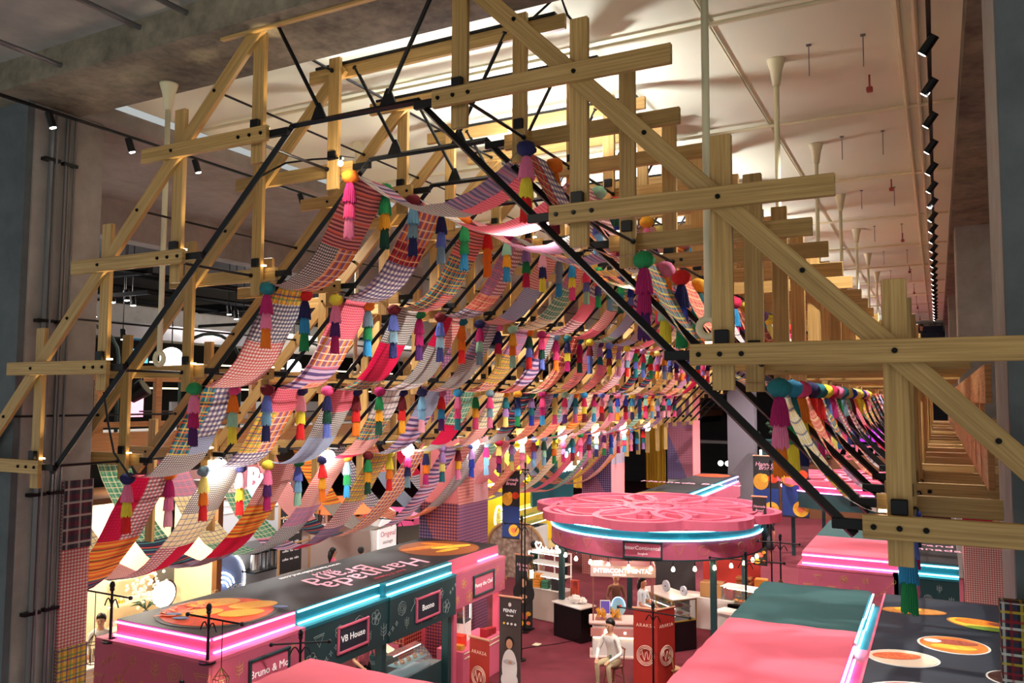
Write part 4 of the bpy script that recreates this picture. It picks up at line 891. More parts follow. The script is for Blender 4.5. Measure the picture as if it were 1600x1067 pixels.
PCL=mat('pink_cloth_plain',(226,132,140),.8)
gpo=plaid('check_orange_pink',(225,130,120),(80,50,110),None,11,None); gpu=plaid('check_purple',(150,120,160),(40,36,90),None,11,None); gpm=plaid('check_mauve',(190,120,140),(110,70,120),None,11,None); gpk=plaid('check_coral',(235,170,160),(200,90,90),None,11,None); gdk=plaid('check_dark',(70,60,70),(40,36,50),(120,40,60),9,[(200,190,180)],6)
pillar(-13.5,-12.2,20.05,21.75,12.0,[('f',0,1,0,4.35,gpo),('d',0,0,1.6,4.3,gpu),('f',0,1,4.35,6.6,PCL),('s',0,1,0,4.3,gpm),('s',0,.5,4.3,7.2,gpk),('s',.5,1,4.3,7.2,PL['gingpink']),('f',0,1,6.6,9,gpm)],'')
pillar(-13.5,-12.2,32.3,33.9,12.0,[('f',0,1,3.0,5.2,gpu),('d',0,0,3.,5.2,gpm),('f',0,1,0,3.0,gpk),('f',0,1,5.2,8,gpm),('s',0,1,0,4.6,PCL),('s',0,1,4.6,5.6,mat('grey_cloth',(150,140,160))),('s',0,1,5.6,8,PCL)],'')
pillar(-13.3,-11.9,44.0,45.5,12.0,[('f',0,1,3.0,5.8,gpo),('d',0,.2,3.,5.6,gpu),('f',0,1,5.8,9,gpm),('s',0,1,0,9,PCL)],'')
st(abox('column',(-11.6,51,0),(-10.0,52,ZD+3.8),mat('lilac_grey',(120,112,124),.8)))
# ================================================================= INTERCONTINENTAL COUNTER
ROSE=mat('rose_panel',(206,140,132),.45); RCOP=mat('copper_tube',(196,130,110),.3,.6)
t=empty('drinks_kiosk',(-8.25,22.75,0),R(22),'white and rose kiosk counter with lettered roof under the flower pavilion','kiosk')
MB().cbox((0,0,.45),(1.75,.7,.9),.03).build('counter_base',WHITE,t); MB().cbox((0,0,.98),(1.95,.85,.1),.03).build('counter_top',mat('blush_top',(232,200,190),.3),t)
MB().cbox((0,-.37,.72),(1.85,.05,.24),.01).build('rose_band',ROSE,t); neon('glow_strip',(-.85,-.37,.57),(.85,-.37,.57),mat('amber_strip',(255,230,170),emit=(1,.85,.5,1),es=6),t,.015); MB().cbox((0,0,.03),(1.9,.8,.06),.01).build('plinth',mat('blush_top',(0,0,0)),t)
MB().tube([(-.45+.07*math.cos(a),-.405,.72+.1*math.sin(a)) for a in [2*PI*i/16 for i in range(16)]],.014,5,close=True).cyl((-.45,-.4,.66),(-.45,-.4,.78),.018,n=6).build('ring_emblem',GLOW,t)
MB().box((.05,-.4,.72),(.06,.01,.06)).box((.4,-.4,.66),(.06,.01,.06)).box((.55,-.4,.72),(.09,.01,.09)).box((.66,-.4,.74),(.07,.01,.05)).box((.75,-.4,.64),(.06,.01,.08)).build('lit_squares',mat('amber_strip',(0,0,0)),t)
MB().cbox((0,0,2.56),(1.85,.8,.06),.02).cbox((0,-.38,2.42),(1.85,.05,.28),.01).cbox((.9,0,2.42),(.05,.8,.28),.01).cbox((-.9,0,2.42),(.05,.8,.28),.01).build('kiosk_roof',mat('blush_top',(0,0,0)),t)
text('roof_lettering','INTERCONTINENTAL',.17,mat('lit_letters',(255,245,240),emit=(1,.93,.9,1),es=.7),t,(-.02,-.41,2.45),facing(0,-1),.01,bold=.004); text('roof_lettering','BANGKOK',.08,MATS['lit_letters'],t,(-.1,-.41,2.34),facing(0,-1),.006)
for x in (-.85,.85):
    for y in (-.34,.34): MB().cyl((x,y,1.03),(x,y,2.4),.02,n=8).build('roof_tube',RCOP,t)
kf=Matrix.Translation((-8.25,22.75,0))@Matrix.Rotation(R(22),4,'Z')
def K(x,y,z): v=kf@Vector((x,y,z)); return tuple(v)
for i,(x,y) in enumerate(((-.62,-.15),(-.2,-.12))):
    q=empty('snack_tray',K(x,y,1.03),R(22),f"glass tray heaped with golden snacks, {'left' if i==0 else 'right'} on the kiosk counter",'tray')
    MB().cbox((0,0,.01),(.34,.3,.02),.005).build('tray',RCOP,q); r2=random.Random(i)
    mb=MB()
    for j in range(26): mb.cyl((r2.uniform(-.14,.14),r2.uniform(-.12,.12),.03+.1*r2.random()),(r2.uniform(-.16,.16),r2.uniform(-.12,.12),.16+.14*r2.random()),.016,n=5)
    o=mb.build('snack_heap',NOOD,q); o['kind']='stuff'
q=empty('tablet',K(-.5,.22,1.03),R(22),'upright tablet with dark purple screen on the kiosk counter','tablet'); MB().cbox((0,0,.24),(.3,.03,.42),.01).build('frame',WHITE,q); MB().box((0,-.018,.25),(.25,.006,.35)).build('screen',mat('purple_screen',(50,36,80),.3,emit=(.1,.06,.25,1),es=1),q); MB().cbox((0,.04,.02),(.2,.15,.03),.01).build('stand',WHITE,q)
q=empty('round_sign',K(-.12,.2,1.03),R(22),'pale blue oval neon-edged sign behind the snack trays','sign'); MB().sphere((0,0,.28),.26,20,sc=(.85,.06,1.05)).build('disc',mat('ice_blue',(1,1,1)),q,smooth=True); MB().tube([(.2*math.cos(a),-.03,.3+.26*math.sin(a)) for a in [PI*i/12 for i in range(13)]],.01,5).build('neon_arc',mat('neon_blue',(150,200,255),emit=(.4,.6,1,1),es=3),q); MB().sphere((.05,-.03,.3),.04,8).build('red_bow',mat('red_bag',(1,1,1)),q)
for i in range(5):
    q=empty('small_jar',K(.35+.1*i,.0+.12*(i%2),1.03),0,None); 
    MB().lathe([(.001,0),(.035,0),(.04,.07),(.025,.09)],(0,0,0),10).build('jar_glass',GLASS,q); MB().cyl((0,0,.09),(0,0,.11),.028,n=10).build('lid',CHROME,q); tag(q,f'small glass jar with silver lid on the kiosk counter, {ORD[i]} from the left','jar',None,None); q['group']='jars on the kiosk counter'
# ---- pastry case
t=empty('pastry_case',(-7.45,24.5,0),R(-38),'large glass pastry case with gold frame on black base under the pavilion','display case')
MB().cbox((0,0,.42),(1.75,.85,.84),.02).build('case_base',mat('gloss_black',(12,12,14),.25),t)
MB().box((0,0,1.15),(1.7,.8,.6)).build('glass_box',GLASS,t)
mb=MB()
for x in (-.86,0,.86):
    for y in (-.41,.41): mb.cbox((x,y,1.15),(.035,.035,.62),.005)
for z_ in (.86,1.46):
    for y in (-.41,.41): mb.cbox((0,y,z_),(1.76,.035,.035),.005)
    for x in (-.86,.86): mb.cbox((x,0,z_),(.035,.84,.035),.005)
mb.build('gold_frame',mat('gold_frame',(180,150,60),.35,.6),t); MB().cbox((0,0,1.49),(1.8,.88,.04),.01).build('case_top',mat('pale_top',(200,196,190),.3),t)
for z_ in (1.02,1.24):
    s=MB().cbox((0,0,z_),(1.62,.6,.015),.003).build('shelf',mat('pale_top',(0,0,0)),t); neon('shelf_light',(-.8,-.3,z_-.02),(.8,-.3,z_-.02),NW,s,.008)
    for i in range(7): MB().cbox((-.7+.23*i,-.05,z_+.045),(.14,.16,.07),.02).build('cake',[NOOD,WHITE,MEAT,GREENF][i%4],s)
for i,(x,r_) in enumerate(((-.05,.17),(.35,.14))):
    q=empty('ribbon_reel',(-7.45+.9*x+.25*i,24.5-.62*x,1.51),R(-38),('large' if i==0 else 'small')+' grey reel standing on the pastry case','reel'); T=Matrix.Rotation(R(90),4,'X')
    MB().cyl((0,.03,r_),(0,-.03,r_),r_,n=24).build('disc',mat('reel_grey',(170,176,190)),q); MB().cyl((0,.04,r_),(0,-.04,r_),.025,n=10).build('hub',BLACK,q)
# ---- black counter and white shelving booth
t=empty('black_counter',(-10.15,23.6,0),R(-22),'black-sided counter with pale top left of the kiosk','counter'); MB().cbox((0,0,.5),(1.2,.6,1.0),.02).build('counter_base',MATS['gloss_black'],t); MB().cbox((0,0,1.03),(1.3,.7,.05),.015).build('counter_top',mat('pale_top',(0,0,0)),t)
q=empty('plastic_bag_heap',(-10.1,23.6,1.055),0,'crumpled white plastic bags on the black counter','bag'); 
for (x,y,r_) in ((0,0,.16),(.2,.05,.12),(-.18,.04,.1)):
    b=MB().sphere((x,y,r_*.7),r_,9,sc=(1.2,.9,.8)); rz_=random.Random(int(x*50)); b.v=[(v[0]+rz_.uniform(-.04,.04),v[1]+rz_.uniform(-.04,.04),max(0,v[2]+rz_.uniform(-.04,.05))) for v in b.v]; b.build('bag',WHITE,q)
t=empty('shelving_booth',(-11.7,25.2,0),R(-12),'bright white lit shelving booth with heart emblem at the left of the pavilion','shelf')
MB().cbox((0,0,.5),(1.4,.6,1.0),.02).build('booth_base',mat('pale_wood_panel',(190,170,160),.6),t); MB().cbox((0,0,1.02),(1.45,.65,.04),.01).build('booth_top',WHITE,t)
for x in (-.68,0,.68): MB().cbox((x,.25,1.6),(.04,.04,1.2),.005).build('upright',WHITE,t)
for x in (-.68,.68): MB().cbox((x,-.27,1.6),(.04,.04,1.2),.005).build('upright',WHITE,t); neon('upright_light',(x,-.3,1.05),(x,-.3,2.2),NW,t,.012)
for z_ in (1.45,1.85,2.2): s=MB().cbox((0,0,z_),(1.4,.58,.03),.004).build('shelf',WHITE,t); neon('shelf_light',(-.66,-.25,z_-.03),(.66,-.25,z_-.03),NW,s,.008)
hp=[(.09*(16*math.sin(a)**3)/16*1.3-.35,-.2,2.42+.09*(13*math.cos(a)-5*math.cos(2*a)-2*math.cos(3*a))/13*1.3) for a in [2*PI*i/24 for i in range(24)]]
MB().tube(hp,.02,6,close=True).build('heart_emblem',NW,t); text('booth_lettering','Madre',.26,MATS['lit_letters'],t,(.2,-.28,2.33),facing(0,-1),.01)
for i in range(5):
    crate_box('orange_box',(-12.25,24.95,1.04+.09*i),(-11.95,25.2,1.12+.09*i),mat('orange_card',(240,150,50)),f'flat orange box in a stack in the white booth, {ORD[i]} from the bottom','box','orange boxes in the white booth')
    crate_box('green_box',(-11.9,24.9,1.04+.09*i),(-11.65,25.15,1.12+.09*i),mat('green_card',(60,120,90)),f'flat green box beside the orange stack, {ORD[i]} from the bottom','box','green boxes in the white booth') if i<3 else None
crate_box('black_gift_bag',(-11.5,24.85,1.04),(-11.25,24.98,1.42),PRINTK,'black printed paper bag on the white booth counter','bag')
crate_box('tall_red_box',(-10.7,24.6,1.0),(-10.45,24.75,1.5),foodmat('red_print_box',(220,90,60),(120,20,30),6),'tall red patterned box behind the black counter','box')
# things beyond the kiosk
crate_box('cardboard_box',(-8.6,25.6,0),(-7.9,26.2,1.2),mat('cardboard',(176,130,80)),'tall brown cardboard stack behind the kiosk','box'); crate_box('blue_bin',(-7.9,24.95,0),(-7.55,25.3,1.05),mat('blue_bin',(30,60,160)),'blue plastic bin between kiosk and pastry case','bin')
crate_box('cardboard_box',(-7.0,26.6,1.0),(-6.3,27.1,1.45),mat('cardboard',(1,1,1)),'open cardboard box on the white rear table','box'); crate_box('rear_table',(-7.6,26.5,0),(-5.9,27.3,.98),WHITE,'white table at the back of the pavilion','table')
crate_box('red_crate',(-6.2,26.6,1.0),(-5.95,27.0,1.4),mat('dark_red',(1,1,1)),'small red box right of the cardboard box','box')
st(abox('pavilion_curtain',(-9.0,28.2,0),(-7.6,28.3,2.4),DGREY)); st(abox('pavilion_curtain_red',(-7.3,28.2,0),(-5.4,28.3,2.4),mat('red_curtain',(190,50,40))))
t=empty('white_table',(-5.75,25.35,0),R(-20),'white square-topped table right of the dark pavilion post','table'); MB().cbox((0,0,.93),(.85,.7,.05),.01).build('table_top',WHITE,t); MB().cbox((0,0,.45),(.7,.55,.9),.02).build('table_base',WHITE,t)
t=empty('bakery_case',(-5.6,26.7,0),R(-12),'glowing bakery case with golden loaves right of the pavilion','display case'); MB().cbox((0,0,.45),(1.4,.6,.9),.02).build('case_base',MATS['gloss_black'],t); MB().box((0,0,1.15),(1.35,.55,.45)).build('glass_box',GLASS,t); MB().cbox((0,0,1.4),(1.4,.6,.03),.01).build('case_top',WHITE,t); neon('shelf_light',(-.6,-.2,1.35),(.6,-.2,1.35),GLOW,t,.012)
for i in range(8): MB().sphere((-.55+.15*i,-.05,.98),.07,8,sc=(1,1.3,.8)).build('loaf',[NOOD,PRAWN][i%2],t)
t=empty('bread_rack',(-5.5,27.6,0),0,'stacked wooden bread trays behind the glowing bakery case','rack')
for i in range(5): MB().cbox((-.3,0,.95+.14*i),(.5,.4,.07),.01).build('tray',mat('tray_wood',(176,110,60)),t)
MB().cbox((.25,0,1.25),(.4,.3,.6),.02).build('orange_crate',mat('orange_card',(1,1,1)),t); MB().cbox((-.1,0,.45),(1.1,.45,.9),.01).build('stand',DGREY,t)
# floor items
tag(MB().tube([(-11.3+.2*i,21.3+.33*i+.12*math.sin(i*.9),.012) for i in range(12)],.012,5).build('floor_cable',BLACK),'thin black cable snaking over the maroon carpet','cable')
crate_box('yellow_card',(-10.95,22.3,.0),(-10.75,22.55,.02),CREAM,'small pale card lying on the maroon carpet','card')
# bamboo stools and chairs
def stool(x,y,h,label,m,group=None,back=False,rz=0):
    t=empty('chair' if back else 'bar_stool',(x,y,0),rz,label,'chair' if back else 'stool',group)
    MB().cbox((0,0,h),(.36,.36,.045),.015).build('seat',m,t)
    for a in (-1,1):
        for b in (-1,1): MB().cyl((a*.14,b*.14,h),(a*.19,b*.19,0),.02,n=6).build('leg',m,t)
    MB().cyl((-.17,-.17,h*.4),(.17,-.17,h*.4),.013,n=5).cyl((-.17,.17,h*.4),(.17,.17,h*.4),.013,n=5).build('stretcher',m,t)
    if back:
        for a in (-.17,.17): MB().tube([(a,.16,h),(a,.2,h+.25),(a*.9,.24,h+.42)],.018,6).build('back_post',m,t)
        MB().tube([(-.17,.24,h+.42),(0,.27,h+.44),(.17,.24,h+.42)],.022,6).build('back_rail',m,t)
WD=mat('dark_stool_wood',(66,38,28),.5); LW=mat('light_stool_wood',(176,130,86),.5)
for i in range(3): stool(-19.6-.25*i,26.0+1.15*i,.78,f'dark wooden bar stool against the grey bar, {ORD[i]} from the left',WD,'dark bar stools at the grey bar')
for i in range(4): stool(-12.6,12.9+.75*i if i<3 else 16.0,.75,f'light wooden bar stool seen through the dark teal stall, {ORD[i]} from the left',LW,'light bar stools in the stall')
stool(-7.62,20.35,.45,'brown bentwood chair under the seated man',mat('brown_chair',(120,72,44),.5),None,True,R(-20)); stool(-6.2,20.9,.46,'light wooden chair behind the red banners',LW,None,True,R(150)); stool(-12.1,26.2,.72,'white bar stool behind the white booth',WHITE,None,True,R(200))
# ================================================================= PEOPLE
PK=1/UM
def person(x,y,z,rz,H,pose,shirt,pants,label,hair='short',shoes=None,skirt=False,arms=None):
    """one continuous skinned body; materials by region; hair and face pieces are children"""
    s=H/1.7*PK; t=empty('person',(x,y,z),rz,label,'person')
    V=[];E=[];Rr_=[];G=[]
    def v(p,r,g,par=None):
        V.append((p[0]*s,p[1]*s,p[2]*s)); Rr_.append(r*s); G.append(g)
        if par is not None: E.append((par,len(V)-1))
        return len(V)-1
    sit=pose=='sit'; hz=.5 if sit else .93; lean=.12 if sit else (.06 if pose=='work' else 0)
    pel=v((0,0,hz),.135,'p'); wa=v((0,-lean*.3,hz+.17),.115,'s',pel); ch=v((0,-lean*.7,hz+.36),.135,'s',wa); nb=v((0,-lean,hz+.5),.085,'s',ch); nk=v((0,-lean-.005,hz+.56),.05,'k',nb)
    hj=v((0,-lean-.02,hz+.63),.072,'k',nk); hm=v((0,-lean-.03,hz+.7),.088,'k',hj); ht=v((0,-lean-.02,hz+.77),.07,'k',hm)
    sh=hz+.47; A=arms or {'stand':'down','work':'front','walk':'down','sit':'lap'}[pose]
    for sd in (-1,1):
        S_=v((sd*.17,-lean*.95,sh-.02),.062,'s',nb)
        if A=='down': el=(sd*.23,.02-lean,sh-.3); wr=(sd*.24,-.06-lean,sh-.55)
        elif A=='front': el=(sd*.24,-.06-lean,sh-.28); wr=(sd*.16,-.3-lean,sh-.36)
        elif A=='lap': el=(sd*.27,-.02-lean,sh-.27); wr=(sd*.16,-.26-lean,hz+.1)
        elif A=='face': el=(sd*.2,-.16-lean,sh-.25); wr=(sd*.08,-.22-lean,sh+.02)
        a=v(((S_ and sd*.2),(el[1]-lean)/2,sh-.14),.05,'s',S_); e=v(el,.042,'s' if shirt[1] else 'k',a); w=v(wr,.028,'s' if shirt[1] else 'k',e)
        d=Vector(wr)-Vector(el); d.normalize(); sp=Vector((sd,0,0))-d*d.x*sd; sp=sp.normalized() if sp.length>.2 else Vector((0,-1,0))
        pm=Vector(wr)+d*.06; p_=v(pm,.026,'k',w)
        for q,(o,L) in enumerate(((-.027,.07),(-.009,.08),(.009,.075),(.027,.06))):
            b=Vector(pm)+sp*o+d*.02; f1=v(b+d*L*.5+Vector((0,0,-.005)),.0095,'k',p_); v(b+d*L*.9+Vector((0,0,-.022)),.008,'k',f1)
        th=v(Vector(wr)+d*.04-sp*.035,.011,'k',p_); v(Vector(wr)+d*.075-sp*.045+Vector((0,0,-.01)),.009,'k',th)
    for sd in (-1,1):
        hp_=v((sd*.09,0,hz-.05),.1,'p',pel)
        if sit: kn=(sd*.13,-.42,.5); an=(sd*.14,-.36,.09)
        elif pose=='walk': kn=(sd*.1,-.1*sd,.5); an=(sd*.09,.16*-sd if sd>0 else .2,.09)
        else: kn=(sd*.1,-.01,.5); an=(sd*.1,.02,.09)
        m1=v([(a_+b_)/2 for a_,b_ in zip((sd*.09,0,hz-.05),kn)],.083 if not sit else .08,'p',hp_); k=v(kn,.058,'p' if not skirt else 'k',m1); c_=v([(a_*.6+b_*.4)+( 0) for a_,b_ in zip(kn,an)],.052,'p' if not skirt else 'k',k); an_=v(an,.036,'k' if skirt else 'p',c_)
        f=v((an[0],an[1]-.06,.045),.04,'f',an_); v((an[0]+sd*.01,an[1]-.16,.035),.034,'f',f)
    me=bpy.data.meshes.new('body_skeleton'); me.from_pydata(V,E,[]); o=bpy.data.objects.new('tmp',me); COL.objects.link(o)
    sk=o.modifiers.new('s','SKIN'); 
    for i,sv in enumerate(me.skin_vertices[0].data if me.skin_vertices else []): pass
    if not me.skin_vertices:
        bm=bmesh.new(); bm.from_mesh(me); bm.verts.layers.skin.verify(); bm.to_mesh(me); bm.free()
    for i,sv in enumerate(me.skin_vertices[0].data): sv.radius=(Rr_[i],Rr_[i]*(.78 if G[i] in 'ps' and i<4 else 1)); sv.use_root=(i==0)
    sk.use_smooth_shade=True; sb=o.modifiers.new('d','SUBSURF'); sb.levels=1; sb.render_levels=1
    dg=bpy.context.evaluated_depsgraph_get(); nm=bpy.data.meshes.new_from_object(o.evaluated_get(dg)); bpy.data.objects.remove(o)
    sm=mat('cloth_'+'_'.join(map(str,shirt[0])),shirt[0],.8,0,.1,20); pmt=mat('cloth_'+'_'.join(map(str,pants)),pants,.8,0,.1,20)
    nm.materials.clear()
    for m_ in (SKIN,sm,pmt,mat('shoe_black',(24,22,22),.5)): nm.materials.append(m_)
    from mathutils.kdtree import KDTree
    pts=[];gg=[]
    for (a_,b_) in E:
        for q in (0,.33,.66,1): pts.append(Vector(V[a_]).lerp(Vector(V[b_]),q)); gg.append(G[b_] if q>.5 else G[a_])
    kd=KDTree(len(pts)); [kd.insert(p,i) for i,p in enumerate(pts)]; kd.balance()
    for pl in nm.polygons:
        g=gg[kd.find(pl.center)[1]]; pl.material_index={'k':0,'s':1,'p':2,'f':3}[g]; pl.use_smooth=True
    nm.name='body'; ob=bpy.data.objects.new('body',nm); COL.objects.link(ob); ob.parent=t
    hc=(0,(-lean-.02)*s,(hz+.73)*s)
    hm_=MB(); hm_.sphere((hc[0],hc[1]+.02*s,hc[2]+.015*s),.108*s,14,sc=(.92,1,1.02))
    hm_.v=[(a_,b_ if b_>hc[1]-.07*s else hc[1]-.07*s,c_) for a_,b_,c_ in hm_.v]; hm_.v=[(a_,b_+(.05*s if c_<hc[2] and b_<hc[1]+.02*s else 0),c_) for a_,b_,c_ in hm_.v]
    if hair=='long': hm_.tube([(0,hc[1]+.07*s,hc[2]),(0,hc[1]+.11*s,hc[2]-.15*s),(0,hc[1]+.1*s,hc[2]-.34*s)],[.08*s,.07*s,.03*s],8)
    if hair=='bun': hm_.sphere((0,hc[1]+.12*s,hc[2]+.03*s),.05*s,8)
    hm_.build('hair',HAIR,t,smooth=True)
    for sd in (-1,1):
        MB().sphere((sd*.032*s,hc[1]-.083*s,hc[2]-.025*s),.011*s,8,sc=(1.3,.6,.8)).build('eye',mat('eye_dark',(20,14,12),.2),t)
        MB().sphere((sd*.09*s,hc[1]+.0*s,hc[2]-.04*s),.02*s,8,sc=(.5,.8,1.3)).build('ear',SKIN,t)
    MB().sphere((0,hc[1]-.1*s,hc[2]-.05*s),.014*s,8,sc=(.8,1,1.4)).build('nose',SKIN,t); MB().sphere((0,hc[1]-.088*s,hc[2]-.082*s),.014*s,8,sc=(1.6,.5,.5)).build('mouth',mat('lips',(160,80,76)),t)
    if skirt: MB().lathe([(.15*s,(hz+.05)*s),(.19*s,(hz-.15)*s),(.23*s,(hz-.42)*s),(.2*s,(hz-.42)*s)],(0,0,0),16).build('skirt',pmt,t,smooth=True)
    return t
person(-12.0,15.55,0,R(60),1.62,'work',((238,130,150),False),(40,40,46),'woman in pink shirt looking down behind the teal stall counter','bun')
p=person(-7.62,20.3,0,R(-10),1.72,'sit',((226,222,214),True),(178,160,124),'seated man in white long-sleeved shirt and khaki trousers with chest badge','short')
MB().cbox((.07,-.265,.78),(.08,.01,.1),.004).build('badge',mat('badge_grey',(90,96,100)),p)
person(-8.0,23.6,0,R(80),1.6,'work',((214,228,238),False),(50,50,60),'woman in pale blue shirt with tied dark hair working behind the kiosk','long')
person(-8.95,24.1,0,R(20),1.55,'work',((120,80,60),True),(40,40,40),'dark-haired person half hidden behind the kiosk tablet','short')
person(-7.0,38.4,0,R(200),1.66,'walk',((26,26,30),False),(52,52,58),'woman in black top and grey skirt walking on the far carpet','long',skirt=True)
person(-13.6,30.6,0,R(-20),1.7,'stand',((18,18,22),True),(18,18,22),'person in black suit with hand at face behind the pavilion roof','short',arms='face')
person(-13.2,27.0,0,R(170),1.66,'stand',((24,64,48),False),(40,40,44),'person in dark green shirt seen from behind near the round table','short')
person(-18.2,13.3,0,R(40),1.6,'work',((225,220,215),True),(60,60,60),'dark-haired worker in white behind the cream shop counter','short')
person(-17.6,24.6,0,R(90),1.6,'work',((225,150,140),False),(50,50,60),'man in salmon top bending over the table by the grey bar','short')
person(-17.2,24.2,0,R(70),1.55,'work',((235,235,235),False),(50,50,60),'woman in white top at the table by the grey bar','short')
person(-19.0,22.8,0,R(150),1.6,'stand',((230,90,120),True),(60,60,90),'person in bright pink jacket left of the dark stools','long')
person(-18.2,23.3,0,R(190),1.6,'work',((40,70,60),True),(200,180,60),'person in dark green top with yellow skirt at the table','short',skirt=True)
person(-16.7,27.8,0,R(210),1.62,'stand',((235,225,220),False),(60,56,60),'woman in black and white striped dress beside the pill-shaped sign','short',skirt=True)
person(-19.0,39.5,0,R(0),1.7,'stand',((230,228,226),True),(200,200,200),'cook in white in the far lit doorway right of the teal sign','short')
# ================================================================= LEFT SHOPS
CREAMW=mat('cream_shop_wall',(238,222,186),.7); PALEW=mat('pale_grey_wall',(196,198,206),.6)
def W(px,py,x): return atX(px,py,x)
def wallrect(name,x,p0,p1,z0,z1,m,th=.1,parent=None,**k):
    y0=W(p0,800,x).y; y1=W(p1,800,x).y; return abox(name,(x-th,y0,z0),(x,y1,z1),m,parent,**k)
X1=-21.0
st(wallrect('wall_cream_shop',X1,60,268,0,4.6,CREAMW)); yd=W(270,900,X1).y
st(abox('wall_shop_divider',(X1,yd,0),(-19.2,yd+.12,4.7),CREAMW)); st(abox('trim_brown_post',(-19.3,yd-.03,0),(-19.1,yd+.16,4.75),mat('brown_timber',(120,76,40),.5)))
st(abox('ceiling_cream_shop',(X1,8.5,4.65),(-18.6,yd+.1,4.8),mat('brown_timber',(1,1,1))))
for (x,y) in ((-19.6,12.2),(-19.6,15.5)): light('shop_light','POINT',(x,y,4.0),260,(1,.86,.62),.15)
for i,py in enumerate((908,948,982)):
    a=W(178,py,X1+.3); b=W(240,py,X1+.3)
    sh=tag(abox('wall_shelf',(X1,a.y,a.z-.03),(X1+.35,b.y,a.z+.02),CREAMW,None,.004),f"cream wall shelf of white crockery in the cream shop, {['top','middle','lowest'][i]}",'shelf')
    neon('shelf_light',(X1+.05,a.y,a.z-.06),(X1+.05,b.y,a.z-.06),SHELFL,sh,.012)
    for j in range(7):
        yy=a.y+(b.y-a.y)*(j+.5)/7
        q=tag(MB().lathe([(.001,0),(.05,0),(.08,.07),(.09,.13),(.08,.13),(.06,.05)],(X1+.2,yy,a.z+.02),12).build('bowl',WHITE if j!=1 else EGG),f"{'yellow' if j==1 else 'white'} bowl on the {['top','middle','lowest'][i]} cream shelf, {ORD[j]} from the left",'bowl','bowls on the cream shelves')
c=W(228,950,-19.6); t=empty('flower_vase',(c.x,c.y,1.02),0,'vase of white blossom and dark leaves in the cream shop','vase')
MB().lathe([(.001,0),(.09,0),(.1,.3),(.08,.45)],(0,0,0),12).build('vase',CHROME,t)
mb=MB(); r2=random.Random(2)
for i in range(70): mb.sphere((r2.gauss(-.1,.28),r2.gauss(0,.28),1.1+r2.gauss(0,.3)),.05,6)
mb.build('blossom',mat('blossom',(240,236,220)),t); mb=MB()
for i in range(7):
    a=i*.9; mb.tube([(0,0,.45),(.2*math.cos(a),.2*math.sin(a),.65),(.45*math.cos(a),.45*math.sin(a),.62)],[.01,.04,.004],4)
mb.build('leaves',mat('leaf_dark',(30,60,36)),t); 
t=tag(abox('shop_table',(c.x-.8,c.y-1.2,0),(c.x+.4,c.y+.8,1.0),CREAMW,None,.01),'cream table under the blossom vase','table')
c=W(256,928,-19.3); t=empty('round_lamp',(c.x,c.y,c.z),0,'large glowing round lamp with dark rim in the cream shop','lamp'); MB().sphere((0,0,0),.36,20,sc=(.5,1,1)).build('globe',mat('lamp_white',(255,250,240),emit=(1,.97,.92,1),es=4),t,smooth=True); MB().tube([(0,.38*math.cos(a),.38*math.sin(a)) for a in [-1.2+2.4*i/12 for i in range(13)]],.04,6).build('rim',WD,t); MB().cyl((0,0,-.36),(0,0,-c.z+.0),.025,n=8).build('stem',WD,t)
for i,py in enumerate((905,918)):
    c=W(243,py,X1+.05); q=empty('wall_horn',(X1,c.y,c.z),0,f"{'upper' if i==0 else 'lower'} dark horn-shaped wall lamp beside the white globe",'wall lamp'); MB().cyl((0,0,0),(.1,0,0),.06,n=10).build('wall_plate',WD,q); MB().cyl((.08,0,0),(.5,-.35,.03),.02,.09,10).build('horn',WD,q)
t=empty('white_counter',(0,0,0),0,'white panelled counter at the lower left by the plaid column','counter'); abox('counter_body',(-18.2,11.0,0),(-17.5,14.6,1.05),CREAMW,t,.01); abox('counter_top',(-18.25,10.9,1.05),(-17.45,14.7,1.1),WHITE,t,.01)
for i in range(4): abox('raised_panel',(-17.5,11.15+.85*i,.15),(-17.47,11.8+.85*i,.9),CREAMW,t,.01)
st(wallrect('wall_cafe_upper',X1+.3,262,600,5.25,7.2,mat('silver_grey_wall',(168,168,172),.4)))
st(MB().cyl((X1+1.2,14,6.3),(X1+1.2,36,6.3),.16,n=10).build('pipe_white',WHITE)); st(MB().cyl((X1+1.6,14,5.9),(X1+1.6,36,5.9),.08,n=8).build('pipe_white',WHITE))
# white café
st(wallrect('wall_white_cafe',X1,284,470,0,3.95,PALEW))
for z_ in (3.5,3.75,3.95): st(wallrect('trim_cafe_moulding',X1+.06,284,470,z_,z_+.05,WHITE,.06))
t=empty('slat_fascia',(0,0,0),0,'red and white striped slat fascia above the white café','fascia'); ya=W(288,840,X1).y; yb=W(352,840,X1).y; wallrect('fascia_back',X1+.1,284,470,3.98,5.1,mat('maroon_wood',(110,50,40)),.08,t)
for i in range(18): yy=ya+(yb-ya)*i/17; MB().cbox((X1+.14,yy,4.4),(.06,.12,.7),.01).build('slat',WHITE,t)
wallrect('fascia_cap',X1+.4,270,470,5.1,5.25,GREY,.6,t)
BL=mat('lilac_lit',(240,230,255),emit=(.8,.72,1,1),es=4)
c=W(382,826,X1+.2); text('shop_lettering','BiB Bun',1.05,BL,t,(X1+.22,c.y,4.55),facing(1,0),.03,bold=.02)
c=W(420,852,X1+.3); q=abox('blue_screen',(X1+.2,c.y-1.2,3.95),(X1+.3,c.y+1.0,4.3),mat('sky_screen',(150,200,230),emit=(.5,.75,.9,1),es=1.2)); tag(q,'long pale blue lit panel under the café lettering','screen')
c=W(285,915,X1+.1); t=empty('grey_arch_board',(X1+.03,c.y,0),0,'dark grey half-round board on the white café wall','board'); mb=MB(); pts=[(0,-.9+.0,1.2)]+[(0,-.9+ 1.5*math.sin(a),2.2+1.15*math.cos(a)) for a in [PI*i/14 for i in range(15)]]
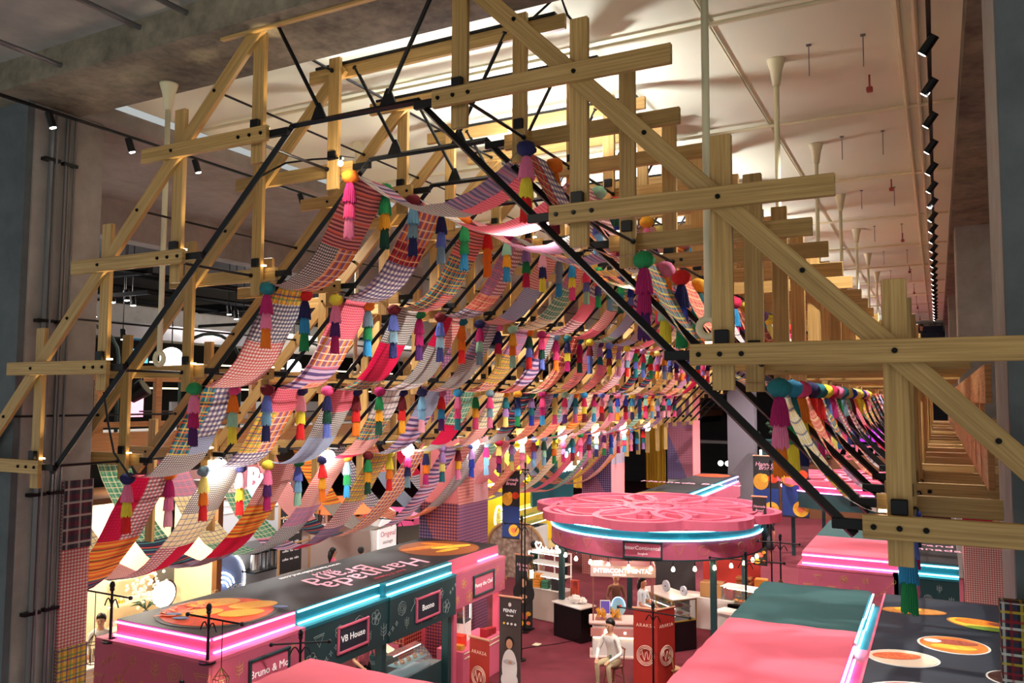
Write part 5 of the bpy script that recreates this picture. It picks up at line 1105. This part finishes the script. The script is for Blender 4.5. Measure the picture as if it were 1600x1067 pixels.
pts=[(-.9+1.5*math.sin(PI*i/14),2.1+1.0*math.cos(PI*i/14)) for i in range(15)]; mb.prism([(b_,a_) for a_,b_ in pts],-.02,.03,0,Matrix(((0,0,1,0),(0,1,0,0),(1,0,0,0),(0,0,0,1)))); mb.build('board',mat('board_grey',(96,98,100)),t)
c=W(312,905,X1+.1); t=empty('round_sticker_poster',(X1+.02,c.y,c.z),0,'black poster with white round symbols on the café wall','poster'); MB().box((0,0,0),(.02,.6,1.2)).build('poster_sheet',PRINTK,t)
for (dy,dz,r_) in ((-.15,.45,.18),(.2,.5,.2),(.05,.0,.2),(0,-.4,.16)): MB().tube([(.02,dy+r_*math.cos(a),dz+r_*math.sin(a)) for a in [2*PI*i/16 for i in range(16)]],.03,5,close=True).build('ring_print',WHITE,t)
c=W(346,912,X1+.3); t=empty('neon_ring_sign',(X1+.25,c.y,c.z),0,'big white neon ring with abstract neon figure in the café','sign')
MB().tube([(0,1.05*math.cos(a),1.0*math.sin(a)) for a in [2*PI*i/32 for i in range(32)]],.03,6,close=True).build('neon_ring',NW,t); MB().cyl((-.06,0,0),(-.04,0,0),1.0,n=28).build('mirror_disc',mat('blue_mirror',(90,100,130),.2),t)
for k_ in range(3): MB().tube([(.05,(.5-.12*k_)*math.cos(a)*(1+.15*math.sin(3*a)),-.25+(.6-.15*k_)*math.sin(a)) for a in [.3+5.4*i/18 for i in range(19)]],.03,5).build('neon_squiggle',mat('neon_iceblue',(220,240,255),emit=(.7,.85,1,1),es=6),t)
t=empty('cafe_counter',(0,0,0),0,'white café counter running behind the printed roof','counter'); y0_=W(284,930,-19).y; y1_=W(480,890,-19).y; abox('counter_body',(-19.4,y0_,0),(-18.8,y1_,1.1),WHITE,t); abox('counter_top',(-19.5,y0_,1.1),(-18.7,y1_,1.15),WHITE,t)
def standing(name,px,py,x,zb,prof,m,label,cat,group,smooth=True):
    c=W(px,py,x); return tag(MB().lathe(prof,(0,0,0),12).build(name,m,None,(c.x,c.y,zb),smooth=smooth),label,cat,group)
for i in range(6): 
    c=W(322+8*i+(14 if i>2 else 0),905,-19.1); tag(MB().cbox((0,0,.2),(.16,.3,.4),.01).tube([(0,-.08,.4),(0,-.06,.5),(0,.06,.5),(0,.08,.4)],.01,4).build('paper_bag',CREAM,None,(c.x,c.y,1.15)),f'cream paper carrier bag on the café counter, {ORD[i]} from the left','bag','paper bags on the café counter')
for i in range(12): standing('glass_bottle',374+6*i,905,-19.05,1.15,[(.001,0),(.06,0),(.06,.22),(.025,.3),(.025,.38),(.001,.38)],[CHROME,WHITE,CREAM][i%3],f'small bottle on the café counter, {ORD[i]} from the left','bottle','bottles on the café counter')
t=empty('grey_back_shelf',(0,0,0),0,'grey wall shelf holding four steel urns','shelf'); ya=W(385,880,-20.6).y; yb=W(442,880,-20.6).y; zs=W(415,888,-20.4).z; abox('shelf_board',(-20.9,ya,zs-.05),(-20.2,yb,zs),BLACK,t); abox('shelf_back',(-20.98,ya,zs-.8),(-20.9,yb,zs+.9),GREY,t)
for i in range(4):
    c=W(398+13.5*i,880,-20.5); q=empty('coffee_urn',(-20.5,c.y,zs),0,f'steel coffee urn with black lid, {ORD[i]} from the left on the grey shelf','urn','coffee urns on the grey shelf'); MB().lathe([(.001,0),(.15,0),(.15,.55),(.001,.56)],(0,0,0),14).build('body',CHROME,q,smooth=False); MB().lathe([(.2,.55),(.2,.6),(.05,.66),(.001,.66)],(0,0,0),14).build('lid',BLACK,q)
c=W(460,860,-19.6); t=empty('ladder_shelf',(c.x,c.y,0),0,'timber ladder frame with black menu board','menu board')
for dy in (-.75,.75): MB().cyl((0,dy,0),(0,dy,4.0),.04,n=6).build('upright',LW,t)
for z_ in (1.4,2.4,3.3): MB().cyl((0,-.75,z_),(0,.75,z_),.03,n=6).build('rung',LW,t)
MB().cbox((-.2,0,2.5),(.06,1.1,2.2),.01).build('menu_board',PRINTK,t); text('menu_lettering','MENU',.3,WHT,t,(-.165,0,3.2),facing(1,0),.003); 
for i in range(4): text('menu_lettering','coffee  tea  cake',.12,WHT,t,(-.165,0,2.7-.28*i),facing(1,0),.002)
for i in range(3): c=W(446+9*i,883,-18.7); crate_box('colour_box',(-18.9,c.y-.18,1.15),(-18.65,c.y+.18,1.5+.06*i),[mat('box_cyan',(60,180,210)),mat('box_yellow',(240,210,60)),WHITE][i],['cyan','yellow','white'][i]+' printed carton at the right end of the café counter','box')
# grey bar, glassware, table, signs
t=empty('grey_bar',(0,0,0),0,'pale grey bar counter behind the dark stools','bar counter'); ya=W(470,840,-22).y; yb=W(588,840,-22).y; abox('bar_front',(-22.4,ya,0),(-22,yb,2.2),mat('bar_taupe',(186,170,162)),t); abox('bar_top',(-22.5,ya,2.2),(-21.8,yb,2.3),WHITE,t)
for i in range(22): standing('bar_bottle',474+5*i,824,-22.1,2.3,[(.001,0),(.07,0),(.07,.3),(.03,.42),(.03,.55),(.001,.55)],[GLASS,WD,CHROME,WHITE][i%4],f'bottle on the grey bar, {ORD[i]} from the left','bottle','bottles on the grey bar')
c=W(552,868,-17.9); t=empty('cluttered_table',(c.x,c.y,0),0,'dark table with phone and food in front of the dark stools','table'); MB().cbox((0,0,.95),(.8,1.6,.05),.01).build('table_top',BLACK,t); MB().cbox((0,0,.46),(.6,1.4,.92),.02).build('table_base',PRINTK,t)
for i in range(4): tag(MB().lathe([(.001,0),(.09,0),(.13,.04)],(0,0,0),12).build('food_dish',WHITE if i%2 else PCL,None,(c.x,c.y-.6+.35*i,.975)),f'small dish of food on the dark cluttered table, {ORD[i]} from the left','dish','dishes on the cluttered table')
tag(MB().cbox((0,0,.1),(.02,.22,.2),.005).build('phone',mat('purple_glow',(140,120,255),emit=(.4,.3,1,1),es=2),None,(c.x+.3,c.y+.5,.975)),'glowing purple phone propped on the dark cluttered table','phone')
for i,(px,h_) in enumerate(((589,3.5),(596,3.2))):
    c=W(px,850,-18.6); q=MB().lathe([(.001,0),(.3,0),(.22,h_*.55),(.28,h_*.7),(.2,h_*.85),(.12,h_*.9),(.2,h_*.96),(.001,h_)],(0,0,0),14).build('white_pawn_post',WHITE,None,(c.x,c.y+.5*i,0),smooth=True); tag(q,('taller' if i==0 else 'shorter')+' white turned post beside the pill-shaped sign','post')
c=W(604,842,-17.5); t=empty('pill_sign',(c.x,c.y,0),0,'white pill-shaped standing sign with red lettering and orange picture','sign'); a_=[(.55*math.cos(q),2.6+.55*math.sin(q)) for q in [PI*i/10 for i in range(11)]]+[(-.55,.8),(.55,.8)]
mb=MB(); n=len(a_); vs=[(0,p[0],p[1]) for p in a_]+[(.06,p[0],p[1]) for p in a_]; mb.add(vs,[tuple(range(n)),tuple(range(n,2*n))[::-1]]+[(i,(i+1)%n,n+(i+1)%n,n+i) for i in range(n)]); mb.build('sign_panel',mat('sign_white',(250,240,236),emit=(1,.95,.92,1),es=.5),t); text('sign_lettering','Original',.28,mat('red_letters2',(220,60,90)),t,(.065,0,2.55),facing(1,0),.003); text('sign_lettering','sausage',.2,mat('grey_letters',(150,130,130)),t,(.065,0,2.28),facing(1,0),.003); MB().sphere((.06,.05,1.35),.32,14,sc=(.1,1.2,.7)).build('picture',mat('orange_card',(1,1,1)),t); MB().cyl((.03,0,0),(.03,0,.8),.03,n=6).build('stem',BLACK,t)
# lit parasol-like orange canopy and pink one
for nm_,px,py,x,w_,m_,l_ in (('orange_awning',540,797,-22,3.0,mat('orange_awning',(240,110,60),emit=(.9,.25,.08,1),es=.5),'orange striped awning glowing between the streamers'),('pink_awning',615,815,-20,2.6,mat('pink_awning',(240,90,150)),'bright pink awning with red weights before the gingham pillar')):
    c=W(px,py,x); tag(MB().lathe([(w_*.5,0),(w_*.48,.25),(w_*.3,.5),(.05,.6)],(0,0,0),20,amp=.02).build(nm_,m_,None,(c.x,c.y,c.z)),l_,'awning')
# yellow shop
YW=mat('yellow_wall',(222,186,40),.6); xs=-19.0
ya=W(757,800,xs).y; yb=W(836,800,xs).y
st(abox('wall_yellow_shop',(xs-.1,ya-3,0),(xs,yb,5.6),YW)); st(abox('wall_yellow_end',(xs,yb,0),(xs+1.6,yb+.15,5.6),YW))
for i,z_ in enumerate((4.9,3.4)): 
    s=tag(abox('lit_shelf',(xs,ya-1,z_),(xs+.5,yb-2,z_+.06),YW,None,.005),f"{['upper','lower'][i]} yellow shelf with bright strip light in the yellow shop",'shelf'); neon('strip_light',(xs+.45,ya-1,z_-.06),(xs+.45,yb-2,z_-.06),mat('warm_strip',(255,250,200),emit=(1,.95,.7,1),es=8),s,.05)
light('shop_light','POINT',(xs+1.5,(ya+yb)/2,4.6),420,(1,.88,.4),.2)
t=empty('yellow_pastry_case',(xs+1.4,(ya+yb)/2-1.5,0),0,'green-yellow lit pastry case in the yellow shop','display case'); MB().cbox((0,0,.6),(.8,4.,1.2),.02).build('case_base',WHITE,t); MB().box((0,0,1.7),(.7,3.9,1.0)).build('glass_box',GLASS,t)
for z_ in (1.4,1.8,2.2): s=MB().cbox((0,0,z_),(.6,3.8,.03),.003).build('shelf',mat('lime',(200,200,90)),t); neon('shelf_light',(.3,-1.9,z_),(.3,1.9,z_),mat('warm_strip',(0,0,0)),s,.015)
for i in range(6): c=((xs+.25),ya+.3*i); tag(MB().lathe([(.001,0),(.07,0),(.09,.16),(.001,.18)],(0,0,0),10).build('shelf_cup',WD,None,(c[0],c[1]+1,3.46)),f'dark cup on the lower yellow shelf, {ORD[i]} from the left','cup','cups on the yellow shelf')
q=MB().tube([(xs+1.1,W(776,845,xs+1).y+.5*math.cos(a)*.7,1.9+.55*math.sin(a)) for a in [-.6+4.2*i/16 for i in range(17)]],.05,6).build('neon_question_mark',mat('neon_yellow',(255,240,160),emit=(1,.9,.4,1),es=6)); tag(q,'curved yellow neon mark on the white shop front','neon sign')
t=empty('round_table_front',(-15.6,30.2,0),0,'arched collage board with coins pictures beside the green-shirted person','board'); mb=MB(); pts=[(1.3*math.cos(a),1.2+1.1*math.sin(a)) for a in [PI*i/14 for i in range(15)]]+[(-1.3,0),(1.3,0)]; n=len(pts); mb.add([(p[0],0,p[1]) for p in pts]+[(p[0],.08,p[1]) for p in pts],[tuple(range(n)),tuple(range(n,2*n))[::-1]]+[(i,(i+1)%n,n+(i+1)%n,n+i) for i in range(n)]); mb.build('board',foodmat('collage',(210,190,170),(110,60,50),5),t)
mb=MB(); mb.tube([(1.3*math.cos(a),-.02,1.2+1.1*math.sin(a)) for a in [PI*i/14 for i in range(15)]],.07,6); mb.build('rim',LW,t)
# red lantern bottle left of booth
q=empty('red_fire_cylinder',(-12.6,22.3,1.35),0,'red cylinder on a post behind the lamp post','cylinder'); MB().cyl((0,0,-.25),(0,0,.2),.13,n=14).build('body',mat('fire_red',(200,30,30)),q); MB().cyl((0,0,.2),(0,0,.3),.04,n=8).build('neck',BLACK,q); MB().cyl((0,0,-1.35),(0,0,-.25),.03,n=6).build('post',BLACK,q)
# teal sign shop
xs=-17.2; ya=W(846,780,xs).y; yb=W(896,780,xs).y
st(abox('wall_teal_shop',(xs-.1,ya-1,2.2),(xs,yb,5.1),mat('teal_sign_wall',(30,96,110),.5)))
q=text('shop_sign_lettering','sea Tea &',.62,NW,None,(xs+.03,(ya+yb)/2+1.6,4.5),facing(1,0),.02,bold=.01); tag(q,'white lit lettering sea Tea on the teal wall','lettering'); q=text('shop_sign_lettering','NOWHERE',.62,NW,None,(xs+.03,(ya+yb)/2+1.6,3.8),facing(1,0),.02,bold=.01); tag(q,'white lit capitals under the sea Tea lettering','lettering')
mb=MB(); r2=random.Random(4)
for i in range(160):
    a=r2.uniform(0,6.28); p=Vector((xs+.4+r2.gauss(0,.2),ya-.3+r2.gauss(0,.9),3.9+r2.gauss(0,.4))); d=Vector((math.cos(a),math.sin(a),r2.uniform(-.5,.8)))*.22; mb.add([p,p+d*.5+Vector((0,.06,.05)),p+d,p+d*.5-Vector((0,.06,-.02))],[(0,1,2,3)])
o=mb.build('foliage',mat('leaf_teal',(30,90,66))); tag(o,'dark green foliage beside the teal sign','plant')
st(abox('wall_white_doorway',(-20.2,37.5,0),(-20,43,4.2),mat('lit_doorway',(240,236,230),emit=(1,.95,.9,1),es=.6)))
# brown panel wall and green column far away
st(abox('wall_brown_panels',(-9.6,54,0),(-1,54.2,4.0),mat('brown_panel',(120,76,48),.5)))
t=empty('green_portal_post',(-9.0,50,0),0,'dark green post edged with two vertical light tubes, far off','post'); MB().cbox((0,0,2.4),(.7,.5,4.6),.02).cbox((0,0,4.75),(1.1,.8,.3),.04).cbox((0,0,4.95),(1.3,.9,.12),.02).build('post_body',TEALD,t)
for x in (-.38,.38): neon('light_tube',(x,-.25,1.2),(x,-.25,4.4),mat('warm_strip',(0,0,0)),t,.06)
for i in range(5): b=empty('wall_globe',(-12.4+.45*i,52.5,3.3),0,f'white round wall lamp over the far brown wall, {ORD[i]} from the left','lamp','row of far round lamps'); MB().sphere((0,0,0),.17,10).build('globe',NW,b); MB().cyl((0,0,0),(0,1.4,0),.03,n=5).build('arm',BLACK,b)
text_o=text('roof_letters','playground',1.3,PINK,None,(-4.2,52.5,4.5),facing(0,-1),.06); tag(text_o,'big pink letters standing on the far brown wall','lettering')
for i in range(3): t=empty('far_screen',(-5.6+1.1*i,58,5.1),0,f'magenta menu screen in the dark far shop, {ORD[i]} from the left','screen','magenta screens far away'); MB().box((0,0,0),(1.0,.05,.9)).build('screen_panel',mat('magenta_screen',(70,10,80),emit=(.45,.03,.6,1),es=1.2),t); MB().cyl((-.4,0,.45),(-.4,0,1.6),.02,n=5).cyl((.4,0,.45),(.4,0,1.6),.02,n=5).build('hanger',BLACK,t); text('screen_lettering','desserts',.2,mat('magenta_glow',(255,120,255),emit=(1,.3,1,1),es=2),t,(0,-.04,.2),facing(0,-1),.01); text('screen_lettering','drinks tea',.2,MATS['magenta_glow'],t,(0,-.04,-.1),facing(0,-1),.01)
st(abox('far_shop_front',(-11,60,0),(6,60.2,4.2),DARK)); st(abox('far_lintel',(-16,59,4.2),(8,60,4.4),GREY))
# curtains far left centre
YC=mat('yellow_curtain',(196,150,40),.8)
for i,(x0_,x1_,y_) in enumerate(((-19.0,-16.2,44),(-15.2,-14.0,46))):
    mb=MB(); n=26; vs=[]
    for j in range(n+1):
        x=x0_+(x1_-x0_)*j/n; yy=y_+.12*math.sin(j*1.9); vs+= [(x*1.0,yy,2.2),(x,yy,6.4)]
    mb.add(vs,[(2*j,2*j+2,2*j+3,2*j+1) for j in range(n)]); tag(mb.build('yellow_curtain',YC,smooth=True),('wide' if i==0 else 'narrow')+' yellow curtain hanging behind the far pillars','curtain')
# Christmas-like lit foliage, far balcony
mb=MB(); r2=random.Random(8); m2=MB()
for i in range(300):
    p=Vector((-7.6+r2.gauss(0,.9),53+r2.gauss(0,.5),5.2+r2.gauss(0,.9))); (m2 if i%5==0 else mb).sphere(tuple(p),.06 if i%5==0 else .16,5)
t=empty('lit_foliage',(0,0,0),0,'dark foliage with red and warm fairy lights above the far brown wall','plant'); mb.build('foliage',mat('leaf_dark',(1,1,1)),t); m2.build('fairy_lights',mat('fairy',(255,200,120),emit=(1,.5,.25,1),es=4),t)

for o in list(bpy.data.objects):
    if o in SEEN or o.parent: continue
    o.location=o.location*UM; o.scale=o.scale*UM

# ================================================================= HALL-SCALE CLADDING, FAR BALCONY, UPPER LEVEL
PK=1; ZD=ZC
st(abox('column_cloth_panel',(-9.7,6.46,0),(-9.66,6.84,ZC-1.06),PL['gingred'])); st(abox('column_cloth_band',(-9.66,6.46,ZC-1.9),(-9.64,6.85,ZC-1.05),gdk)); st(abox('column_cloth_foot',(-9.66,6.46,ZC-4.5),(-9.64,6.85,ZC-3.1),PL['yellow']))
t=st(abox('column_cloth_wrap',(.3,5.84,0),(1.8,5.98,ZC-1.22),plaid('tartan_dark',(44,52,72),(24,30,46),(110,24,40),18,[(226,226,220),(206,180,50),(150,30,44)],6.5,False,.5,.1)))
st(abox('column_cloth_wrap',(.37,18.66,0),(1.72,19.84,ZC-2.2),PL['gingred'])); st(abox('column_cloth_wrap',(.36,18.64,ZC-2.6),(.9,18.66,ZC-2.2),PL['crimson']))

st(abox('far_balcony_slab',(-3,43,ZC+1.7),(6,46,ZC+1.9),DGREY)); st(abox('far_balcony_back',(-12,47,ZC+1),(6,47.2,ZC+4),mat('night_glass',(40,54,84),.3))); st(MB().cyl((-3,43.1,ZC+2.9),(6,43.1,ZC+2.9),.04,n=6).build('far_balcony_rail',BLACK))
person(-.6,43.6,ZC+1.9,R(0),1.7,'stand',((30,36,50),True),(30,30,40),'dark figure leaning on the far upper balcony rail','short')
# ================================================================= LEFT UPPER LEVEL
for i,(px,py,x) in enumerate(((268,560,-14.5),(458,574,-15.5),(742,598,-17))):
    c=W(px,py,x); t=empty('globe_pendant',tuple(c),0,f'white globe pendant on the upper level, {ORD[i]} from the left','pendant lamp'); MB().sphere((0,0,0),.24-.02*i,18).build('globe',mat('lamp_white',(1,1,1)),t,smooth=True); MB().cyl((0,0,.2),(0,0,ZC+3.3-c.z),.012,n=5).build('cord',BLACK,t)
    light('pendant_light','POINT',(c.x,c.y,c.z-.4),30,(1,.9,.8),.2)
for i,(px,py) in enumerate(((215,612),(520,606),(722,604),(862,598))):      # theatre floods
    c=W(px,py,-9.6); t=empty('flood_lamp',tuple(c),R(30),f'black theatre flood lamp clamped behind the left trusses, {ORD[i]} from the left','flood lamp')
    T=Matrix.Rotation(R(55),4,'Y'); MB().cyl((0,0,-.12),(0,0,.12),.1,.13,14,T=T).build('lamp_head',BLACK,t); MB().cyl((0,0,.121),(0,0,.125),.11,n=14,T=T).build('lens',mat('lens_dark',(70,66,50),.2),t); MB().tube([(0,-.15,0),(0,-.15,.2),(0,.15,.2),(0,.15,0)],.012,5).build('yoke',BLACK,t)
for i,(px,py) in enumerate(((175,465),(197,462),(207,470),(357,485),(368,492),(380,512),(146,487),(192,523))):
    c=W(px,py,-15.2); t=empty('aisle_spotlight',tuple(c),0,f'black spotlight over the left upper level, {ORD[i]} counted from the column','spotlight','spotlights over the left upper level'); MB().cyl((0,0,.12),(.03,0,-.1),.06,n=10).build('lamp_body',BLACK,t); MB().cyl((.03,0,-.1),(.031,0,-.11),.05,n=10).build('lens',MATS['spot_lens'],t); MB().cyl((0,0,.12),(0,0,ZC+3.3-c.z),.01,n=4).build('stem',BLACK,t)
for i in range(5): st(MB().cyl((-14.2-i*1.1,7,ZC+2.5+.12*(i%2)),(-14.2-i*1.1,60,ZC+2.5+.12*(i%2)),.05,n=6).build('ceiling_pipe',BLACK))
for i in range(6): st(MB().box((-17,11+6*i,ZC+2.6),(6,.12,.25)).box((-17,11+6*i,ZC+2.1),(6,.08,.08)).build('ceiling_truss',BLACK))
st(abox('ceiling_duct',(-19,9,ZC+1.5),(-18.2,40,ZC+1.9),mat('foil_duct',(150,150,156),.3,.8)))
st(abox('beam_mezzanine',(-20,7,ZC+1.75),(-19.4,50,ZC+2.5),CONCL))
c=W(515,512,-17); t=empty('white_air_duct',(0,0,0),0,'long white cylindrical air duct on the upper level','duct'); MB().cyl((-16.5,16.8,ZC+1.55),(-16.5,26,ZC+1.55),.28,n=18).build('duct_tube',mat('lit_white_duct',(230,226,220)),t,smooth=True); [MB().cyl((-16.5,yy,ZC+1.8),(-16.5,yy,ZC+3.3),.015,n=5).build('duct_hanger',BLACK,t) for yy in (17.5,20,22.5,25)]
light('duct_light','POINT',(-15.5,19,ZC+2.3),60,(1,.95,.9),.2)
# upper level furniture and glimpses
for i,(px,py,w_,h_,col) in enumerate(((215,556,1.2,.6,(60,160,200)),(209,632,1.1,1.1,(255,160,190)),(128,556,.5,.8,(255,180,160)),(424,508,.7,.5,(120,140,160)),(590,510,.9,.5,(120,110,230)),(640,565,1.2,.35,(255,220,180)))):
    c=W(px,py,-19.0); t=empty('lit_screen',tuple(c),0,f'small lit screen glimpsed on the left upper level, {ORD[i]}, '+['blue','pink and white','salmon','grey blue','violet','cream'][i],'screen'); MB().box((0,0,0),(.06,w_*.5,h_*.6)).build('screen_panel',mat(f'screen_{i}',col,.4,emit=col,es=1.6),t)
t=empty('shop_shelf_strip',(-24,20,ZC+.3),0,'long warm lit shelf strips at the back of the upper level','shelf')
for z_ in (0,.45,.9): MB().box((0,6,z_),(.1,14,.05)).build('light_strip',mat('warm_strip2',(255,220,170),emit=(1,.8,.5,1),es=2.5),t)
for i in range(4):
    y=10.5+3.4*i; t=empty('arch_frame',(-15.4,y,ZC-1.08),0,f'dark green metal arch on the upper level, {ORD[i]} from the front','arch','green arches on the upper level'); MB().tube([(0,-.9,0),(0,-.9,1.9)]+[(0,.9*-math.cos(a),1.9+.7*math.sin(a)) for a in [PI*j/10 for j in range(1,10)]]+[(0,.9,1.9),(0,.9,0)],.04,6).build('arch_tube',mat('dark_green_metal',(24,44,38)),t)
for i in range(7):
    y=11+2.3*i; t=empty('upper_table',(-16.5,y,ZC-1.08),0,f'dark table on the left upper level, {ORD[i]} from the front','table','dark tables on the upper level'); MB().cyl((0,0,.72),(0,0,.75),.4,n=16).build('table_top',WD,t); MB().cyl((0,0,0),(0,0,.72),.04,n=8).cyl((0,0,0),(0,0,.03),.22,n=12).build('pedestal',BLACK,t)
# added fill points that brighten the shop row under the mezzanine
for i in range(7): light('shop_row_fill','POINT',(-15.2,12+4.*i,4.1),190,(1,.95,.9),.2)
